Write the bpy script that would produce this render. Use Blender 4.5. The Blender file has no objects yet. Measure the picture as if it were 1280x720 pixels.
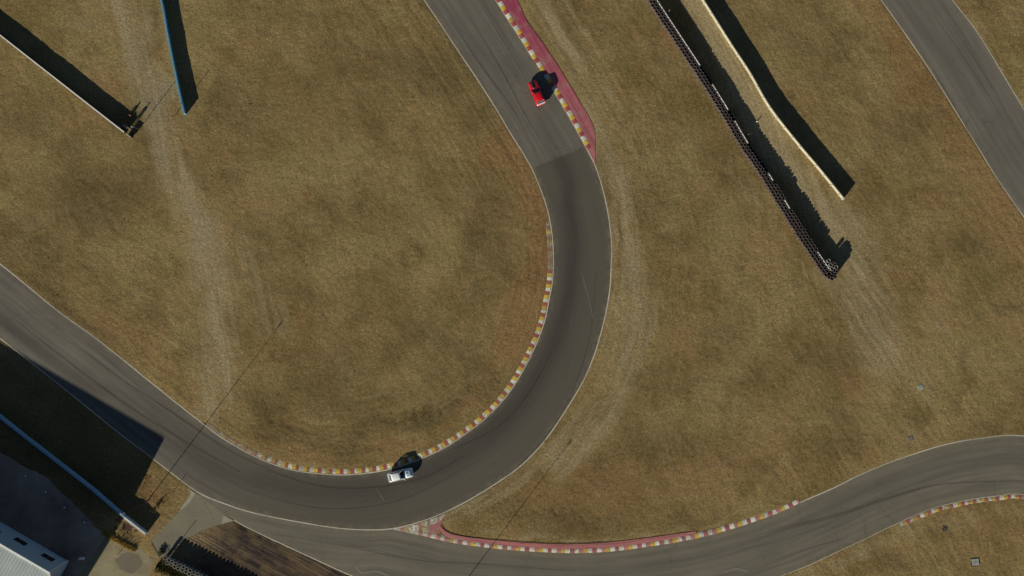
import bpy, bmesh, math, random
import numpy as np
from mathutils import Vector, Matrix
random.seed(7); rng = np.random.default_rng(11)
SC = bpy.context.scene; COL = SC.collection
# ------------------------------------------------------------------ camera, sky, sun, exposure
HC = 172.0            # drone height in metres
PPM = 8.3             # photo pixels per metre on the ground
FPX = PPM * HC
cam = bpy.data.cameras.new('camera'); cam.sensor_width = 36; cam.lens = 36 * FPX / 1280
cam.clip_start = 1; cam.clip_end = 8000
co = bpy.data.objects.new('camera', cam); COL.objects.link(co); co.location = (0, 0, HC); SC.camera = co
EL = math.radians(18.3); AZ = math.radians(216.87)      # sun low in the south-west (picture's lower left)
w = bpy.data.worlds.new('World'); SC.world = w; w.use_nodes = True
nt = w.node_tree; sky = nt.nodes.new('ShaderNodeTexSky'); sky.sky_type = 'NISHITA'; sky.sun_disc = False
sky.air_density = .55; sky.dust_density = .1; sky.ozone_density = 1.2; sky.sun_elevation = EL; sky.sun_rotation = AZ
nt.links.new(sky.outputs[0], nt.nodes['Background'].inputs[0]); nt.nodes['Background'].inputs[1].default_value = 0.05
sl = bpy.data.lights.new('sun', 'SUN'); sl.energy = 5.0; sl.angle = math.radians(0.5); sl.color = (1.0, 0.93, 0.80)
so = bpy.data.objects.new('sun', sl); COL.objects.link(so)
sd = Vector((math.sin(AZ) * math.cos(EL), math.cos(AZ) * math.cos(EL), math.sin(EL)))
so.rotation_euler = sd.to_track_quat('Z', 'Y').to_euler(); so.location = sd * 300
vs = SC.view_settings; vs.view_transform = 'Standard'; vs.look = 'None'; vs.gamma = 1; vs.use_curve_mapping = False
vs.exposure = 0.32

# ------------------------------------------------------------------ helpers
def P(x, y, z=0.0): return Vector(((x - 640) / PPM, (360 - y) / PPM, z))
def tag(o, label=None, cat=None, group=None, kind=None):
    if label: o['label'] = label
    if cat: o['category'] = cat
    if group: o['group'] = group
    if kind: o['kind'] = kind
    return o
def empty(name, loc, rz=0, **k):
    o = bpy.data.objects.new(name, None); COL.objects.link(o); o.empty_display_size = .3
    o.location = loc; o.rotation_euler = (0, 0, rz); tag(o, **k); return o
def link(name, me, mat, parent=None):
    o = bpy.data.objects.new(name, me); COL.objects.link(o)
    if mat:
        for m in (mat if isinstance(mat, (list, tuple)) else [mat]): me.materials.append(m)
    if parent: o.parent = parent
    return o
def build(name, bm, mat, parent=None, smooth=False):
    bm.normal_update(); me = bpy.data.meshes.new(name); bm.to_mesh(me); bm.free()
    if smooth: me.polygons.foreach_set('use_smooth', [True] * len(me.polygons))
    return link(name, me, mat, parent)
def box(bm, c, s, rz=0, bev=0, ry=0, rx=0):
    r = bmesh.ops.create_cube(bm, size=1)
    vs_ = r['verts']; M = Matrix.Translation(c) @ Matrix.Rotation(rz, 4, 'Z') @ Matrix.Rotation(ry, 4, 'Y') @ Matrix.Rotation(rx, 4, 'X') @ Matrix.Diagonal((*s, 1))
    bmesh.ops.transform(bm, matrix=M, verts=vs_)
    if bev:
        es = {e for v in vs_ for e in v.link_edges}
        bmesh.ops.bevel(bm, geom=list(es), offset=bev, segments=2, affect='EDGES', profile=.5)
def cyl(bm, a, b, r0, r1=None, seg=12, caps=True):
    a, b = Vector(a), Vector(b); r1 = r0 if r1 is None else r1; d = b - a
    M = Matrix.Translation((a + b) / 2) @ d.to_track_quat('Z', 'Y').to_matrix().to_4x4()
    bmesh.ops.create_cone(bm, cap_ends=caps, segments=seg, radius1=r0, radius2=r1, depth=d.length, matrix=M)
def quad(bm, pts):
    return bm.faces.new([bm.verts.new(p) for p in pts])
def catmull(pts, n=10):
    p = [np.array(q, float) for q in pts]; p = [2 * p[0] - p[1]] + p + [2 * p[-1] - p[-2]]; out = []
    for i in range(1, len(p) - 2):
        for k in range(n):
            t = k / n; a, b, c, d = p[i - 1], p[i], p[i + 1], p[i + 2]
            out.append(.5 * ((2 * b) + (c - a) * t + (2 * a - 5 * b + 4 * c - d) * t * t + (3 * b - a - 3 * c + d) * t ** 3))
    out.append(p[-2]); return np.array(out)
def resample(c, step):
    d = np.r_[0, np.cumsum(np.hypot(*np.diff(c, axis=0).T))]; n = max(2, int(round(d[-1] / step)) + 1)
    s = np.linspace(0, d[-1], n); return np.c_[np.interp(s, d, c[:, 0]), np.interp(s, d, c[:, 1])], s
def W2(c): c = np.asarray(c, float); return np.c_[(c[:, 0] - 640) / PPM, (360 - c[:, 1]) / PPM]
def sm(a, b, x): t = np.clip((x - a) / (b - a), 0, 1); return t * t * (3 - 2 * t)

# ------------------------------------------------------------------ materials
class NT:
    def __init__(s, name):
        s.m = bpy.data.materials.new(name); s.m.use_nodes = True; s.t = s.m.node_tree
        s.b = s.t.nodes['Principled BSDF']; s.b.inputs['Specular IOR Level'].default_value = .25
    def n(s, typ, **k):
        nd = s.t.nodes.new('ShaderNode' + typ)
        for a, v in k.items(): setattr(nd, a, v)
        return nd
    def l(s, a, b): s.t.links.new(a, b)
    def put(s, sock, v):
        if isinstance(v, bpy.types.NodeSocket): s.l(v, sock)
        else: sock.default_value = v
    def attr(s, name, out='Fac'): nd = s.n('Attribute'); nd.attribute_name = name; return nd.outputs[out]
    def noise(s, scale, vec=None, detail=4, rough=.55, out='Fac'):
        nd = s.n('TexNoise'); nd.inputs['Scale'].default_value = scale; nd.inputs['Detail'].default_value = detail; nd.inputs['Roughness'].default_value = rough
        if vec is not None: s.l(vec, nd.inputs['Vector'])
        return nd.outputs[out]
    def pos(s): return s.n('NewGeometry').outputs['Position']
    def obj(s): return s.n('TexCoord').outputs['Object']
    def mp(s, vec, scale=(1, 1, 1), rot=(0, 0, 0)):
        nd = s.n('Mapping'); s.l(vec, nd.inputs[0]); nd.inputs['Scale'].default_value = scale; nd.inputs['Rotation'].default_value = rot; return nd.outputs[0]
    def rng(s, v, a, b, c=0., d=1.):
        nd = s.n('MapRange'); nd.clamp = True; s.put(nd.inputs[0], v)
        for i, q in enumerate((a, b, c, d)): nd.inputs[i + 1].default_value = q
        return nd.outputs[0]
    def math(s, op, a, b=0.): nd = s.n('Math', operation=op); s.put(nd.inputs[0], a); s.put(nd.inputs[1], b); return nd.outputs[0]
    def mix(s, f, a, b, mode='MIX'):
        nd = s.n('Mix', data_type='RGBA', blend_type=mode); s.put(nd.inputs[0], f)
        for q, i in ((a, 6), (b, 7)):
            s.put(nd.inputs[i], (*q, 1) if isinstance(q, tuple) and len(q) == 3 else q)
        return nd.outputs[2]
    def bump(s, h, dist, strength=1.):
        nd = s.n('Bump'); s.put(nd.inputs['Height'], h); nd.inputs['Distance'].default_value = dist; nd.inputs['Strength'].default_value = strength
        s.l(nd.outputs[0], s.b.inputs['Normal'])
    def out(s, col, rough=.9):
        s.put(s.b.inputs['Base Color'], (*col, 1) if isinstance(col, tuple) else col); s.put(s.b.inputs['Roughness'], rough); return s.m

def simple(name, col, rough=.7, var=.25, scale=3., spec=.25, metal=0, dirt=None):
    t = NT(name); f = t.noise(scale, t.obj(), 5); f = t.rng(f, .3, .7)
    dark = tuple(c * (1 - var) for c in col)
    c = t.mix(f, dark, col)
    if dirt: g = t.rng(t.noise(scale * .35, t.obj(), 6), .5, .68); c = t.mix(g, c, dirt)
    t.b.inputs['Specular IOR Level'].default_value = spec; t.b.inputs['Metallic'].default_value = metal
    return t.out(c, rough)

def grass_mat():
    t = NT('dry_grass_ground'); p = t.pos()
    pal = t.attr('pale'); rust = t.attr('rust'); dark = t.attr('dark'); grey = t.attr('grey'); sv = t.attr('sv', 'Vector')
    big = t.rng(t.noise(.045, p, 6, .62), .44, .56); mid = t.rng(t.noise(.17, p, 6, .68), .38, .64); sml = t.noise(2.2, p, 6, .7)
    sw = t.attr('sw'); st0 = t.noise(1., t.mp(sv, (1.9, .12, .12)), 5, .62); streak = t.math('ADD', t.math('MULTIPLY', t.math('SUBTRACT', st0, .5), sw), .5)
    c = t.mix(big, (.176, .124, .048), (.285, .212, .088)); c = t.mix(t.rng(t.noise(.09, t.mp(p, (1, 1, 1), (0, 0, 1)), 5, .6), .50, .60, 0, .62), c, (.272, .168, .072)); c = t.mix(t.rng(t.noise(.11, t.mp(p, (1.2, 1, 1), (0, 0, 2)), 5, .65), .50, .60, 0, .75), c, (.150, .112, .042))
    c = t.mix(t.math('MULTIPLY', mid, .62), c, (.305, .228, .102))
    c = t.mix(t.math('MULTIPLY', t.rng(t.noise(.12, t.mp(p, (1, 1.3, 1)), 4), .5, .75), .5), c, (.185, .142, .046))
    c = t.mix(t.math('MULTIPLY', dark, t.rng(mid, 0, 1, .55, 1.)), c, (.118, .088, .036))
    rv = t.math('MULTIPLY', rust, t.rng(streak, .3, .7, .5, 1.))
    c = t.mix(rv, c, (.270, .150, .065))
    br = t.math('ADD', pal, t.math('MULTIPLY', t.math('SUBTRACT', streak, .5), 1.8)); br = t.math('MULTIPLY', br, t.rng(pal, .02, .3))
    c = t.mix(t.rng(br, .1, .85), c, (.345, .275, .150))
    c = t.mix(t.rng(grey, .1, 1., 0, .75), c, (.265, .220, .145))
    c = t.mix(t.rng(streak, .45, .75, .0, .35), c, (.085, .062, .026))
    fine = t.rng(t.noise(3.4, p, 5, 1.), .36, .64, .52, 1.45); c2 = t.n('VectorMath', operation='SCALE'); t.l(c, c2.inputs[0]); t.l(fine, c2.inputs['Scale'])
    md = t.rng(sml, .3, .7, .78, 1.2); c3 = t.n('VectorMath', operation='SCALE'); t.l(c2.outputs[0], c3.inputs[0]); t.l(md, c3.inputs['Scale'])
    soil = t.rng(t.noise(1.1, p, 6, .7), .62, .70); cc = t.mix(t.math('MULTIPLY', soil, .45), c3.outputs[0], (.12, .082, .046))
    h = t.math('ADD', t.noise(3.2, p, 5, .75), t.math('MULTIPLY', streak, .5)); t.bump(h, .085, .8)
    t.b.inputs['Specular IOR Level'].default_value = .05
    return t.out(cc, 1.)
def blade_mat():
    t = NT('dry_grass_blades'); p = t.pos(); f = t.noise(1.7, p, 4, .7); big = t.rng(t.noise(.06, p, 3), .35, .65)
    c = t.mix(big, (.165, .112, .042), (.26, .19, .075)); c = t.mix(t.rng(f, .35, .7), c, (.30, .232, .110)); t.b.inputs['Specular IOR Level'].default_value = .05
    return t.out(c, 1.)
def asphalt_mat(name, lo, hi, rubber, joint=False):
    t = NT(name); p = t.pos(); sv = t.attr('sv', 'Vector'); rub = t.attr('rub')
    st = t.noise(1., t.mp(sv, (1.3, .045, 1)), 5, .6); st2 = t.noise(1., t.mp(sv, (4.5, .08, 1)), 4, .6); cl = t.noise(.13, p, 5, .6); fine = t.noise(9., p, 3, .8)
    c = t.mix(t.rng(cl, .35, .65), lo, hi)
    c = t.mix(t.rng(st, .38, .66, 0, .6), c, tuple(a * .62 for a in lo))
    if joint:
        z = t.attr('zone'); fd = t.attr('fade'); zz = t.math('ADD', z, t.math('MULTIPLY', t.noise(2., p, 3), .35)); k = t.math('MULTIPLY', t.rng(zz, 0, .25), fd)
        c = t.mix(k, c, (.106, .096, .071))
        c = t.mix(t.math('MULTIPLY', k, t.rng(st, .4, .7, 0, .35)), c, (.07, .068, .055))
    ed = t.attr('edge'); dn = t.rng(t.noise(.8, p, 6, .7), .42, .7); c = t.mix(t.math('MULTIPLY', t.rng(ed, 0, 1.1, .85, 0), dn), c, (.23, .185, .115)); r = t.math('MULTIPLY', rub, t.rng(st2, .25, .65, .55, 1.)); c = t.mix(r, c, rubber)
    c = t.mix(t.rng(st2, .62, .75, 0, .22), c, (.22, .21, .18))
    s2 = t.n('VectorMath', operation='SCALE'); t.l(c, s2.inputs[0]); t.l(t.rng(fine, .25, .75, .86, 1.13), s2.inputs['Scale'])
    vo = t.n('TexVoronoi', feature='DISTANCE_TO_EDGE'); vo.inputs['Scale'].default_value = .16; wv = t.n('VectorMath', operation='ADD'); t.l(p, wv.inputs[0])
    ns = t.noise(.6, p, 5, .6, 'Color'); t.l(t.mp(ns, (2.5, 2.5, 0)), wv.inputs[1]); t.l(wv.outputs[0], vo.inputs['Vector'])
    cr = t.math('MULTIPLY', t.rng(vo.outputs['Distance'], 0, .011, 1, 0), t.rng(t.noise(.05, p, 2), .48, .62)); c = t.mix(t.math('MULTIPLY', cr, .55), s2.outputs[0], (.05, .048, .04))
    t.bump(t.noise(14., p, 3, .8), .02, .35); t.b.inputs['Specular IOR Level'].default_value = .2
    return t.out(c, .88)
def paint_mat(name='kerb_paint'):
    t = NT(name); p = t.pos(); col = t.attr('col', 'Color'); wear = t.attr('wear')
    n1 = t.noise(2.6, p, 6, .7); f = t.math('ADD', t.rng(n1, .38, .66), t.math('SUBTRACT', t.math('MULTIPLY', wear, 1.6), .85)); f = t.rng(f, 0, .8, .05, .95)
    c = t.mix(f, col, (.22, .165, .10)); c = t.mix(t.rng(t.noise(5., p, 5, .7), .5, .7, 0, .55), c, (.12, .10, .07))
    t.bump(n1, .02, .4); return t.out(c, .8)
def line_mat():
    t = NT('white_line_paint'); p = t.pos(); f = t.rng(t.noise(2.2, p, 6, .75), .5, .7, 0, .75); g = t.rng(t.noise(.12, p, 3), .35, .65)
    c = t.mix(g, (.42, .38, .29), (.62, .58, .46)); c = t.mix(f, c, (.17, .15, .11)); return t.out(c, .8)
def red_mat():
    t = NT('faded_red_paint'); p = t.pos(); sv = t.attr('sv', 'Vector'); st = t.noise(1., t.mp(sv, (2.5, .12, 1)), 5, .65); y = t.n('SeparateXYZ'); t.l(p, y.inputs[0])
    g = t.rng(y.outputs['Y'], 18, 42, 0, 1); c = t.mix(g, (.46, .165, .155), (.36, .052, .105))
    c = t.mix(t.rng(st, .44, .68, 0, .85), c, (.15, .05, .062)); c = t.mix(t.rng(t.noise(.6, p, 6, .75), .48, .66, 0, .6), c, (.34, .22, .17)); return t.out(c, .85)
def soil_mat():
    t = NT('ploughed_soil'); p = t.n('VectorMath', operation='ADD'); t.l(t.pos(), p.inputs[0]); t.l(t.mp(t.noise(.16, None, 3, .6, 'Color'), (6, 6, 0)), p.inputs[1]); p = p.outputs[0]; v = t.mp(t.mp(p, (1, 1, 1), (0, 0, math.radians(29))), (.09, 1.25, 1))
    s1 = t.noise(1., v, 5, .7); s2 = t.noise(.35, p, 5, .6); c = t.mix(t.rng(s1, .38, .62), (.022, .017, .015), (.098, .068, .048)); pp = t.n('SeparateXYZ'); t.l(p, pp.inputs[0]); e1 = t.math('ADD', t.math('MULTIPLY', pp.outputs['X'], .8), t.math('MULTIPLY', pp.outputs['Y'], -.6)); e1 = t.math('ADD', e1, t.math('MULTIPLY', t.noise(.5, p, 4), 6.)); k = t.rng(e1, -12.5, -7.5, 1., 0); c = t.mix(t.rng(s2, .46, .6, 0, .7), c, (.13, .09, .045)); c = t.mix(k, c, t.mix(t.rng(t.noise(2.5, p, 5, .8), .35, .65), (.13, .09, .045), (.25, .185, .095)))
    t.bump(s1, .4, .6); return t.out(c, 1.)
def concrete_mat(name, a, b, crack=True, sc=.3):
    t = NT(name); p = t.pos(); n1 = t.noise(sc, p, 6, .65); n2 = t.noise(4., p, 4, .7); c = t.mix(t.rng(n1, .32, .68), a, b)
    s2 = t.n('VectorMath', operation='SCALE'); t.l(c, s2.inputs[0]); t.l(t.rng(n2, .3, .7, .85, 1.13), s2.inputs['Scale']); t.bump(n2, .03, .4)
    return t.out(s2.outputs[0], .9)
def barrier_mat(name, col, stain, joint=0.):
    t = NT(name); o = t.obj(); n = t.noise(1.2, o, 6, .7); c = t.mix(t.rng(n, .45, .75, 0, .7), col, stain); g = t.noise(.4, o, 3)
    c = t.mix(t.rng(g, .4, .6, 0, .3), c, tuple(q * .65 for q in col)); t.bump(n, .02, .3); return t.out(c, .7)
def glass_mat():
    m = bpy.data.materials.new('car_glass'); m.use_nodes = True; t = m.node_tree; t.nodes.clear()
    o = t.nodes.new('ShaderNodeOutputMaterial'); a = t.nodes.new('ShaderNodeBsdfTransparent'); a.inputs[0].default_value = (.62, .68, .70, 1)
    g = t.nodes.new('ShaderNodeBsdfGlossy'); g.inputs['Roughness'].default_value = .03; fr = t.nodes.new('ShaderNodeFresnel'); fr.inputs[0].default_value = 1.45
    x = t.nodes.new('ShaderNodeMixShader'); t.links.new(fr.outputs[0], x.inputs[0]); t.links.new(a.outputs[0], x.inputs[1]); t.links.new(g.outputs[0], x.inputs[2]); t.links.new(x.outputs[0], o.inputs[0]); return m
def car_paint(name, col):
    t = NT(name); n = t.noise(2.5, t.obj(), 5); c = t.mix(t.rng(n, .5, .8, 0, .25), col, tuple(q * .6 + .02 for q in col)); t.b.inputs['Coat Weight'].default_value = .6; t.b.inputs['Coat Roughness'].default_value = .12
    t.b.inputs['Specular IOR Level'].default_value = .5; return t.out(c, .35)
def mark_mat(name, col, amt):
    t = NT(name); sv = t.attr('sv', 'Vector'); n = t.noise(1., t.mp(sv, (9, .5, 1)), 4, .7); t.put(t.b.inputs['Alpha'], t.rng(n, .3, .62, 0, amt)); return t.out(col, .9)

M = dict(grass=grass_mat(), blade=blade_mat(), asphalt=asphalt_mat('track_asphalt', (.143, .131, .104), (.180, .166, .132), (.054, .045, .039), True),
         asphalt2=asphalt_mat('side_track_asphalt', (.156, .142, .104), (.188, .171, .126), (.075, .066, .054)),
         asphalt3=asphalt_mat('straight_asphalt', (.155, .142, .112), (.185, .170, .136), (.09, .082, .07)),
         paint=paint_mat(), line=line_mat(), red=red_mat(), soil=soil_mat(),
         service=concrete_mat('service_road_surface', (.175, .160, .108), (.225, .205, .140)), pale=concrete_mat('pale_concrete', (.27, .265, .19), (.36, .35, .26)),
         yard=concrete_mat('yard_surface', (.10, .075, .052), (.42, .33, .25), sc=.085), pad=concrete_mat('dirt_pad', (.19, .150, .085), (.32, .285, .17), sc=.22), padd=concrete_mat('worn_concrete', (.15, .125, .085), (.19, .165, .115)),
         cream=barrier_mat('cream_barrier_paint', (.46, .44, .33), (.40, .33, .20)), white=barrier_mat('white_barrier_paint', (.80, .78, .72), (.45, .42, .36)),
         blue=barrier_mat('blue_barrier_paint', (.10, .42, .62), (.14, .36, .46)), bluecap=barrier_mat('light_blue_cap', (.13, .30, .38), (.20, .26, .28)), tealcap=barrier_mat('blue_grey_cap', (.22, .40, .52), (.24, .34, .40)), blue2=barrier_mat('grey_blue_barrier_paint', (.26, .46, .60), (.20, .34, .44)), grey=barrier_mat('pale_grey_barrier_paint', (.60, .66, .66), (.42, .44, .42)),
         shadewall=barrier_mat('dark_wall_shade', (.05, .055, .06), (.09, .085, .075)), cap=barrier_mat('white_cap', (.85, .83, .76), (.6, .56, .46)),
         tyre=simple('dusty_tyre', (.095, .075, .07), .9, .6, 2.5, dirt=(.19, .145, .13)), tyrep=simple('pale_tyre', (.30, .29, .26), .9, .4, 3),
         rubber=simple('car_tyre', (.02, .02, .02), .8), steel=simple('steel', (.45, .45, .45), .35, metal=.8), black=simple('black_trim', (.012, .012, .014), .5),
         wood=simple('weathered_pole', (.10, .085, .07), .9, .4, 5), lampg=simple('lamp_housing', (.16, .17, .17), .5),
         wall=simple('pale_blue_cladding', (.38, .48, .54), .6, .10, .6), roof=simple('pale_green_roof_sheet', (.60, .66, .60), .5, .14, .5), trim=simple('white_trim', (.85, .87, .80), .5, .05),
         winglass=simple('dark_window_glass', (.012, .015, .022), .12, spec=.6), winframe=simple('window_frame_paint', (.10, .11, .13), .5), door=simple('grey_door_paint', (.30, .33, .35), .5),
         glass=glass_mat(), redp=car_paint('red_car_paint', (.62, .008, .018)), whitep=car_paint('white_car_paint', (.80, .84, .80)), skytintp=car_paint('sky_tinted_bonnet_paint', (.52, .62, .68)), blackp=car_paint('matt_black_panel', (.015, .013, .014)), whitew=car_paint('white_wing_paint', (.9, .9, .9)),
         seat=simple('seat_fabric', (.03, .03, .035), .9), lampc=simple('headlamp_glass', (.75, .76, .74), .1, .05, spec=.6), tail=simple('tail_lamp_glass', (.35, .01, .01), .2), skin=simple('skin', (.42, .24, .16), .6, .1),
         hi=simple('orange_vest', (.85, .20, .03), .7, .1), navy=simple('navy_cloth', (.03, .035, .06), .9), greyc=simple('grey_cloth', (.22, .22, .24), .9), hair=simple('dark_hair', (.03, .02, .015), .8),
         orange=simple('orange_plastic', (.85, .22, .06), .5, .1), conc=simple('old_concrete', (.34, .36, .31), .9, .3, 2), iron=simple('cast_iron', (.035, .025, .02), .7, .4), pink=simple('faded_pink_plastic', (.75, .45, .42), .6), leaf=simple('bush_leaf', (.065, .070, .025), .9, .5, 3), gold=simple('tall_dry_grass', (.66, .49, .14), .9, .3, 2), mark=mark_mat('tyre_mark', (.050, .045, .037), .34), markl=mark_mat('pale_scrape', (.34, .32, .26), .6), shadesoil=simple('reddish_soil_with_shade', (.115, .062, .042), 1., .6, 1.2), darkdirt=simple('damp_dirt', (.07, .05, .03), 1., .4, .6))

# ------------------------------------------------------------------ curves in photo pixels
def ext(pts, d0=None, d1=None, L=1300):
    pts = [tuple(p) for p in pts]; a = []
    if d0: a = [(pts[0][0] + d0[0] * L * k, pts[0][1] + d0[1] * L * k) for k in (1, .5, .2, .08)]
    b = [(pts[-1][0] + d1[0] * L * k, pts[-1][1] + d1[1] * L * k) for k in (.08, .2, .5, 1)] if d1 else []
    return a + pts + b
IN = ext([(530, 0), (545, 22), (570, 60), (595, 97), (618, 133), (640, 170), (655, 194), (667.5, 217), (682, 255), (689, 287), (691.5, 320), (690.5, 350), (687, 370), (679.5, 405), (665, 441), (641, 484), (615, 515), (585, 540), (545, 565), (490, 585.5), (440, 593), (400, 592), (360, 586), (320, 571), (282, 550), (257, 532), (200, 487), (125, 426.5), (75, 390.5), (37, 359.5), (0, 329.5)], (-.55, -.835), (-.78, -.62))
OUT = ext([(619.5, 0), (627.5, 13), (637.5, 28), (648, 44), (658, 60), (667, 75), (678, 92), (694, 117), (711, 145), (727, 174), (744, 207), (755, 242), (761.5, 275), (764.5, 305), (764, 335), (762, 365), (755, 402), (742.5, 445), (725, 484), (690, 539), (667, 567), (640, 591), (595, 620), (555, 641), (520, 654), (490, 661), (460, 662.5), (420, 660), (370, 652), (320, 642), (287, 632), (250, 617), (215, 592), (180, 565), (147, 540), (100, 502), (50, 462), (0, 423)], (-.55, -.835), (-.78, -.62))
RT = [(490, 661), (522, 668), (555, 676), (586, 681.5), (640, 687.5), (690, 690.5), (725, 691), (765, 689), (815, 682.5), (865, 674), (915, 661), (960, 646), (980, 638), (1005, 626), (1042, 610), (1072, 595), (1110, 579), (1150, 565), (1185, 555), (1225, 548), (1280, 545)]
RTE = ext(RT, None, (.98, .2))
RB = ext([(244, 617), (292.5, 650), (320, 665), (352, 680), (395, 700), (440, 720), (500, 741), (580, 758), (660, 767), (740, 769), (820, 764), (900, 748), (977, 719.5), (1010, 707), (1042, 692), (1085, 672), (1120, 655), (1165, 636), (1210, 625), (1247, 620), (1280, 618.5)], None, (.98, .2))
S1 = ext([(1101, 0), (1160, 85), (1219, 179.5), (1247, 225), (1280, 272)], (-.58, -.81), (.575, .82))
S2 = ext([(1191, 0), (1225, 45), (1280, 136), (1330, 215)], (-.6, -.8), (.575, .82))
RTOP = [(244, 617), (250, 617.5)] + [(287, 632), (320, 642), (370, 652), (420, 660), (460, 662.5)] + RTE   # upper edge of the side track
CV = {k: W2(catmull(v, 12)) for k, v in dict(IN=IN, OUT=OUT, RT=RTE, RB=RB, S1=S1, S2=S2, RTOP=RTOP).items()}

def nearest_pair(A, B, step):
    a, s = resample(A, step); b, _ = resample(B, step * .4); j = 0; prs = []; n = len(b)
    for i, p in enumerate(a):
        lo = j; hi = min(n, j + 60 if i else n); d = ((b[lo:hi] - p) ** 2).sum(1); j = lo + int(d.argmin()); prs.append(j)
    return a, b[prs], s
def set_attr(me, name, typ, dom, arr):
    at = me.attributes.new(name, typ, dom); at.data.foreach_set({'FLOAT': 'value', 'FLOAT_VECTOR': 'vector', 'FLOAT_COLOR': 'color'}[typ], np.ascontiguousarray(arr, dtype=np.float32).ravel())
def grid_mesh(name, X, Y, Z, mat):
    r, c = X.shape; me = bpy.data.meshes.new(name); co_ = np.stack([X, Y, Z], -1).reshape(-1, 3).astype(np.float32)
    i = np.arange(r * c).reshape(r, c); f = np.stack([i[:-1, :-1], i[:-1, 1:], i[1:, 1:], i[1:, :-1]], -1).reshape(-1, 4)
    # wind faces upward
    a, b, d = co_[f[0, 0]], co_[f[0, 1]], co_[f[0, 3]]
    if np.cross(b - a, d - a)[2] < 0: f = f[:, ::-1]
    me.vertices.add(r * c); me.vertices.foreach_set('co', co_.ravel()); me.loops.add(f.size); me.loops.foreach_set('vertex_index', np.ascontiguousarray(f).ravel().astype(np.int32))
    me.polygons.add(len(f)); me.polygons.foreach_set('loop_start', np.arange(0, f.size, 4, dtype=np.int32)); me.polygons.foreach_set('loop_total', np.full(len(f), 4, np.int32)); me.update(calc_edges=True)
    return link(name, me, mat)
def ribbon(name, A, B, z, mat, step=.5, cross=16, rub=None):
    a, b, s = nearest_pair(A, B, step); t = np.linspace(0, 1, cross + 1)
    X = a[:, None, 0] * (1 - t) + b[:, None, 0] * t; Y = a[:, None, 1] * (1 - t) + b[:, None, 1] * t
    o = grid_mesh(name, X, Y, np.full_like(X, z), mat); me = o.data
    wd = np.hypot(*(a - b).T); T = t[None] * wd[:, None]; S = np.repeat(s[:, None], cross + 1, 1)
    set_attr(me, 'sv', 'FLOAT_VECTOR', 'POINT', np.stack([T, S, 0 * T], -1)); set_attr(me, 'edge', 'FLOAT', 'POINT', np.minimum(T, wd[:, None] - T)); px = X * PPM + 640; py = 360 - Y * PPM
    if rub is not None: set_attr(me, 'rub', 'FLOAT', 'POINT', rub(px, py, np.repeat(t[None], len(s), 0), S))
    return o, px, py, S
def line(name, C, off, wd, z, mat, step=.6, kind='structure', h=0, parent=None):
    c, s = resample(C, step); tn = np.gradient(c, axis=0); tn /= np.hypot(*tn.T)[:, None]; nn = np.c_[-tn[:, 1], tn[:, 0]]
    if np.ndim(wd) == 0: wd = np.full(len(c), wd)
    else: wd = np.interp(np.linspace(0, 1, len(c)), np.linspace(0, 1, len(wd)), wd)
    a = c + nn * (off - wd[:, None] / 2); b = c + nn * (off + wd[:, None] / 2)
    X = np.stack([a[:, 0], b[:, 0]], 1); Y = np.stack([a[:, 1], b[:, 1]], 1); o = grid_mesh(name, X, Y, np.full_like(X, z), mat)
    set_attr(o.data, 'sv', 'FLOAT_VECTOR', 'POINT', np.stack([np.stack([0 * s, wd], 1), np.stack([s, s], 1), np.stack([s * 0 + off, s * 0 + off], 1)], -1)); 
    if kind: o['kind'] = kind
    return o

# ------------------------------------------------------------------ fields on a coarse grid (metres)
GS = 1.0; gx = np.arange(-230, 231, GS); gy = np.arange(-200, 201, GS); GX, GY = np.meshgrid(gx, gy)
PX = GX * PPM + 640; PY = 360 - GY * PPM
def dist_to(C, step=.7):
    c, _ = resample(C, step); c = c[(np.abs(c[:, 0]) < 240) & (np.abs(c[:, 1]) < 210)]; out = np.empty(GX.size); q = np.c_[GX.ravel(), GY.ravel()]
    for i in range(0, len(q), 4000):
        e = q[i:i + 4000]; out[i:i + 4000] = np.sqrt(((e[:, None, 0] - c[None, :, 0]) ** 2 + (e[:, None, 1] - c[None, :, 1]) ** 2).min(1))
    return out.reshape(GX.shape)
def inside(poly, X, Y):
    r = np.zeros(X.shape, bool); n = len(poly); j = n - 1
    for i in range(n):
        x0, y0 = poly[i]; x1, y1 = poly[j]
        if y0 != y1: r ^= ((y0 > Y) != (y1 > Y)) & (X < (x1 - x0) * (Y - y0) / (y1 - y0) + x0)
        j = i
    return r
def sdf(A, B):
    poly = np.r_[A[::4], [A[-1]], B[::-1][::4], [B[0]]]; d = np.minimum(dist_to(A), dist_to(B)); return np.where(inside(poly, GX, GY), -d, d)
RTOPc = CV['RTOP']
SD_main = sdf(CV['IN'], CV['OUT']); SD_side = sdf(RTOPc, CV['RB']); SD_st = sdf(CV['S1'], CV['S2'])
SD = np.minimum(np.minimum(SD_main, SD_side), SD_st)
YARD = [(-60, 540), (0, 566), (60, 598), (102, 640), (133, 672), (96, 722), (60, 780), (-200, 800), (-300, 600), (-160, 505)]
SERV = [(244, 616), (292.5, 651), (277, 655.5), (264, 658), (250, 664), (239, 670), (229, 674), (206, 698), (200, 695), (189, 677), (205, 660), (224, 640)]
PAD = [(96, 722), (110, 701), (129, 674), (146, 678), (166, 687), (176, 686), (194, 701), (186, 719), (160, 760), (90, 790)]
PADL = [(133, 671), (150, 672), (172, 686), (189, 677), (200, 695), (194, 701), (176, 686), (166, 687), (146, 678)]
SOIL = [(229, 674), (250, 664), (264, 658), (290, 652), (320, 666.5), (352, 681.5), (395, 701.5), (440, 721.5), (470, 740), (330, 745), (205, 700)]
def polysdf(p):
    q = W2(np.array(p + [p[0]])); d = dist_to(q, .4); return np.where(inside(q[:-1], GX, GY), -d, d)
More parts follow.
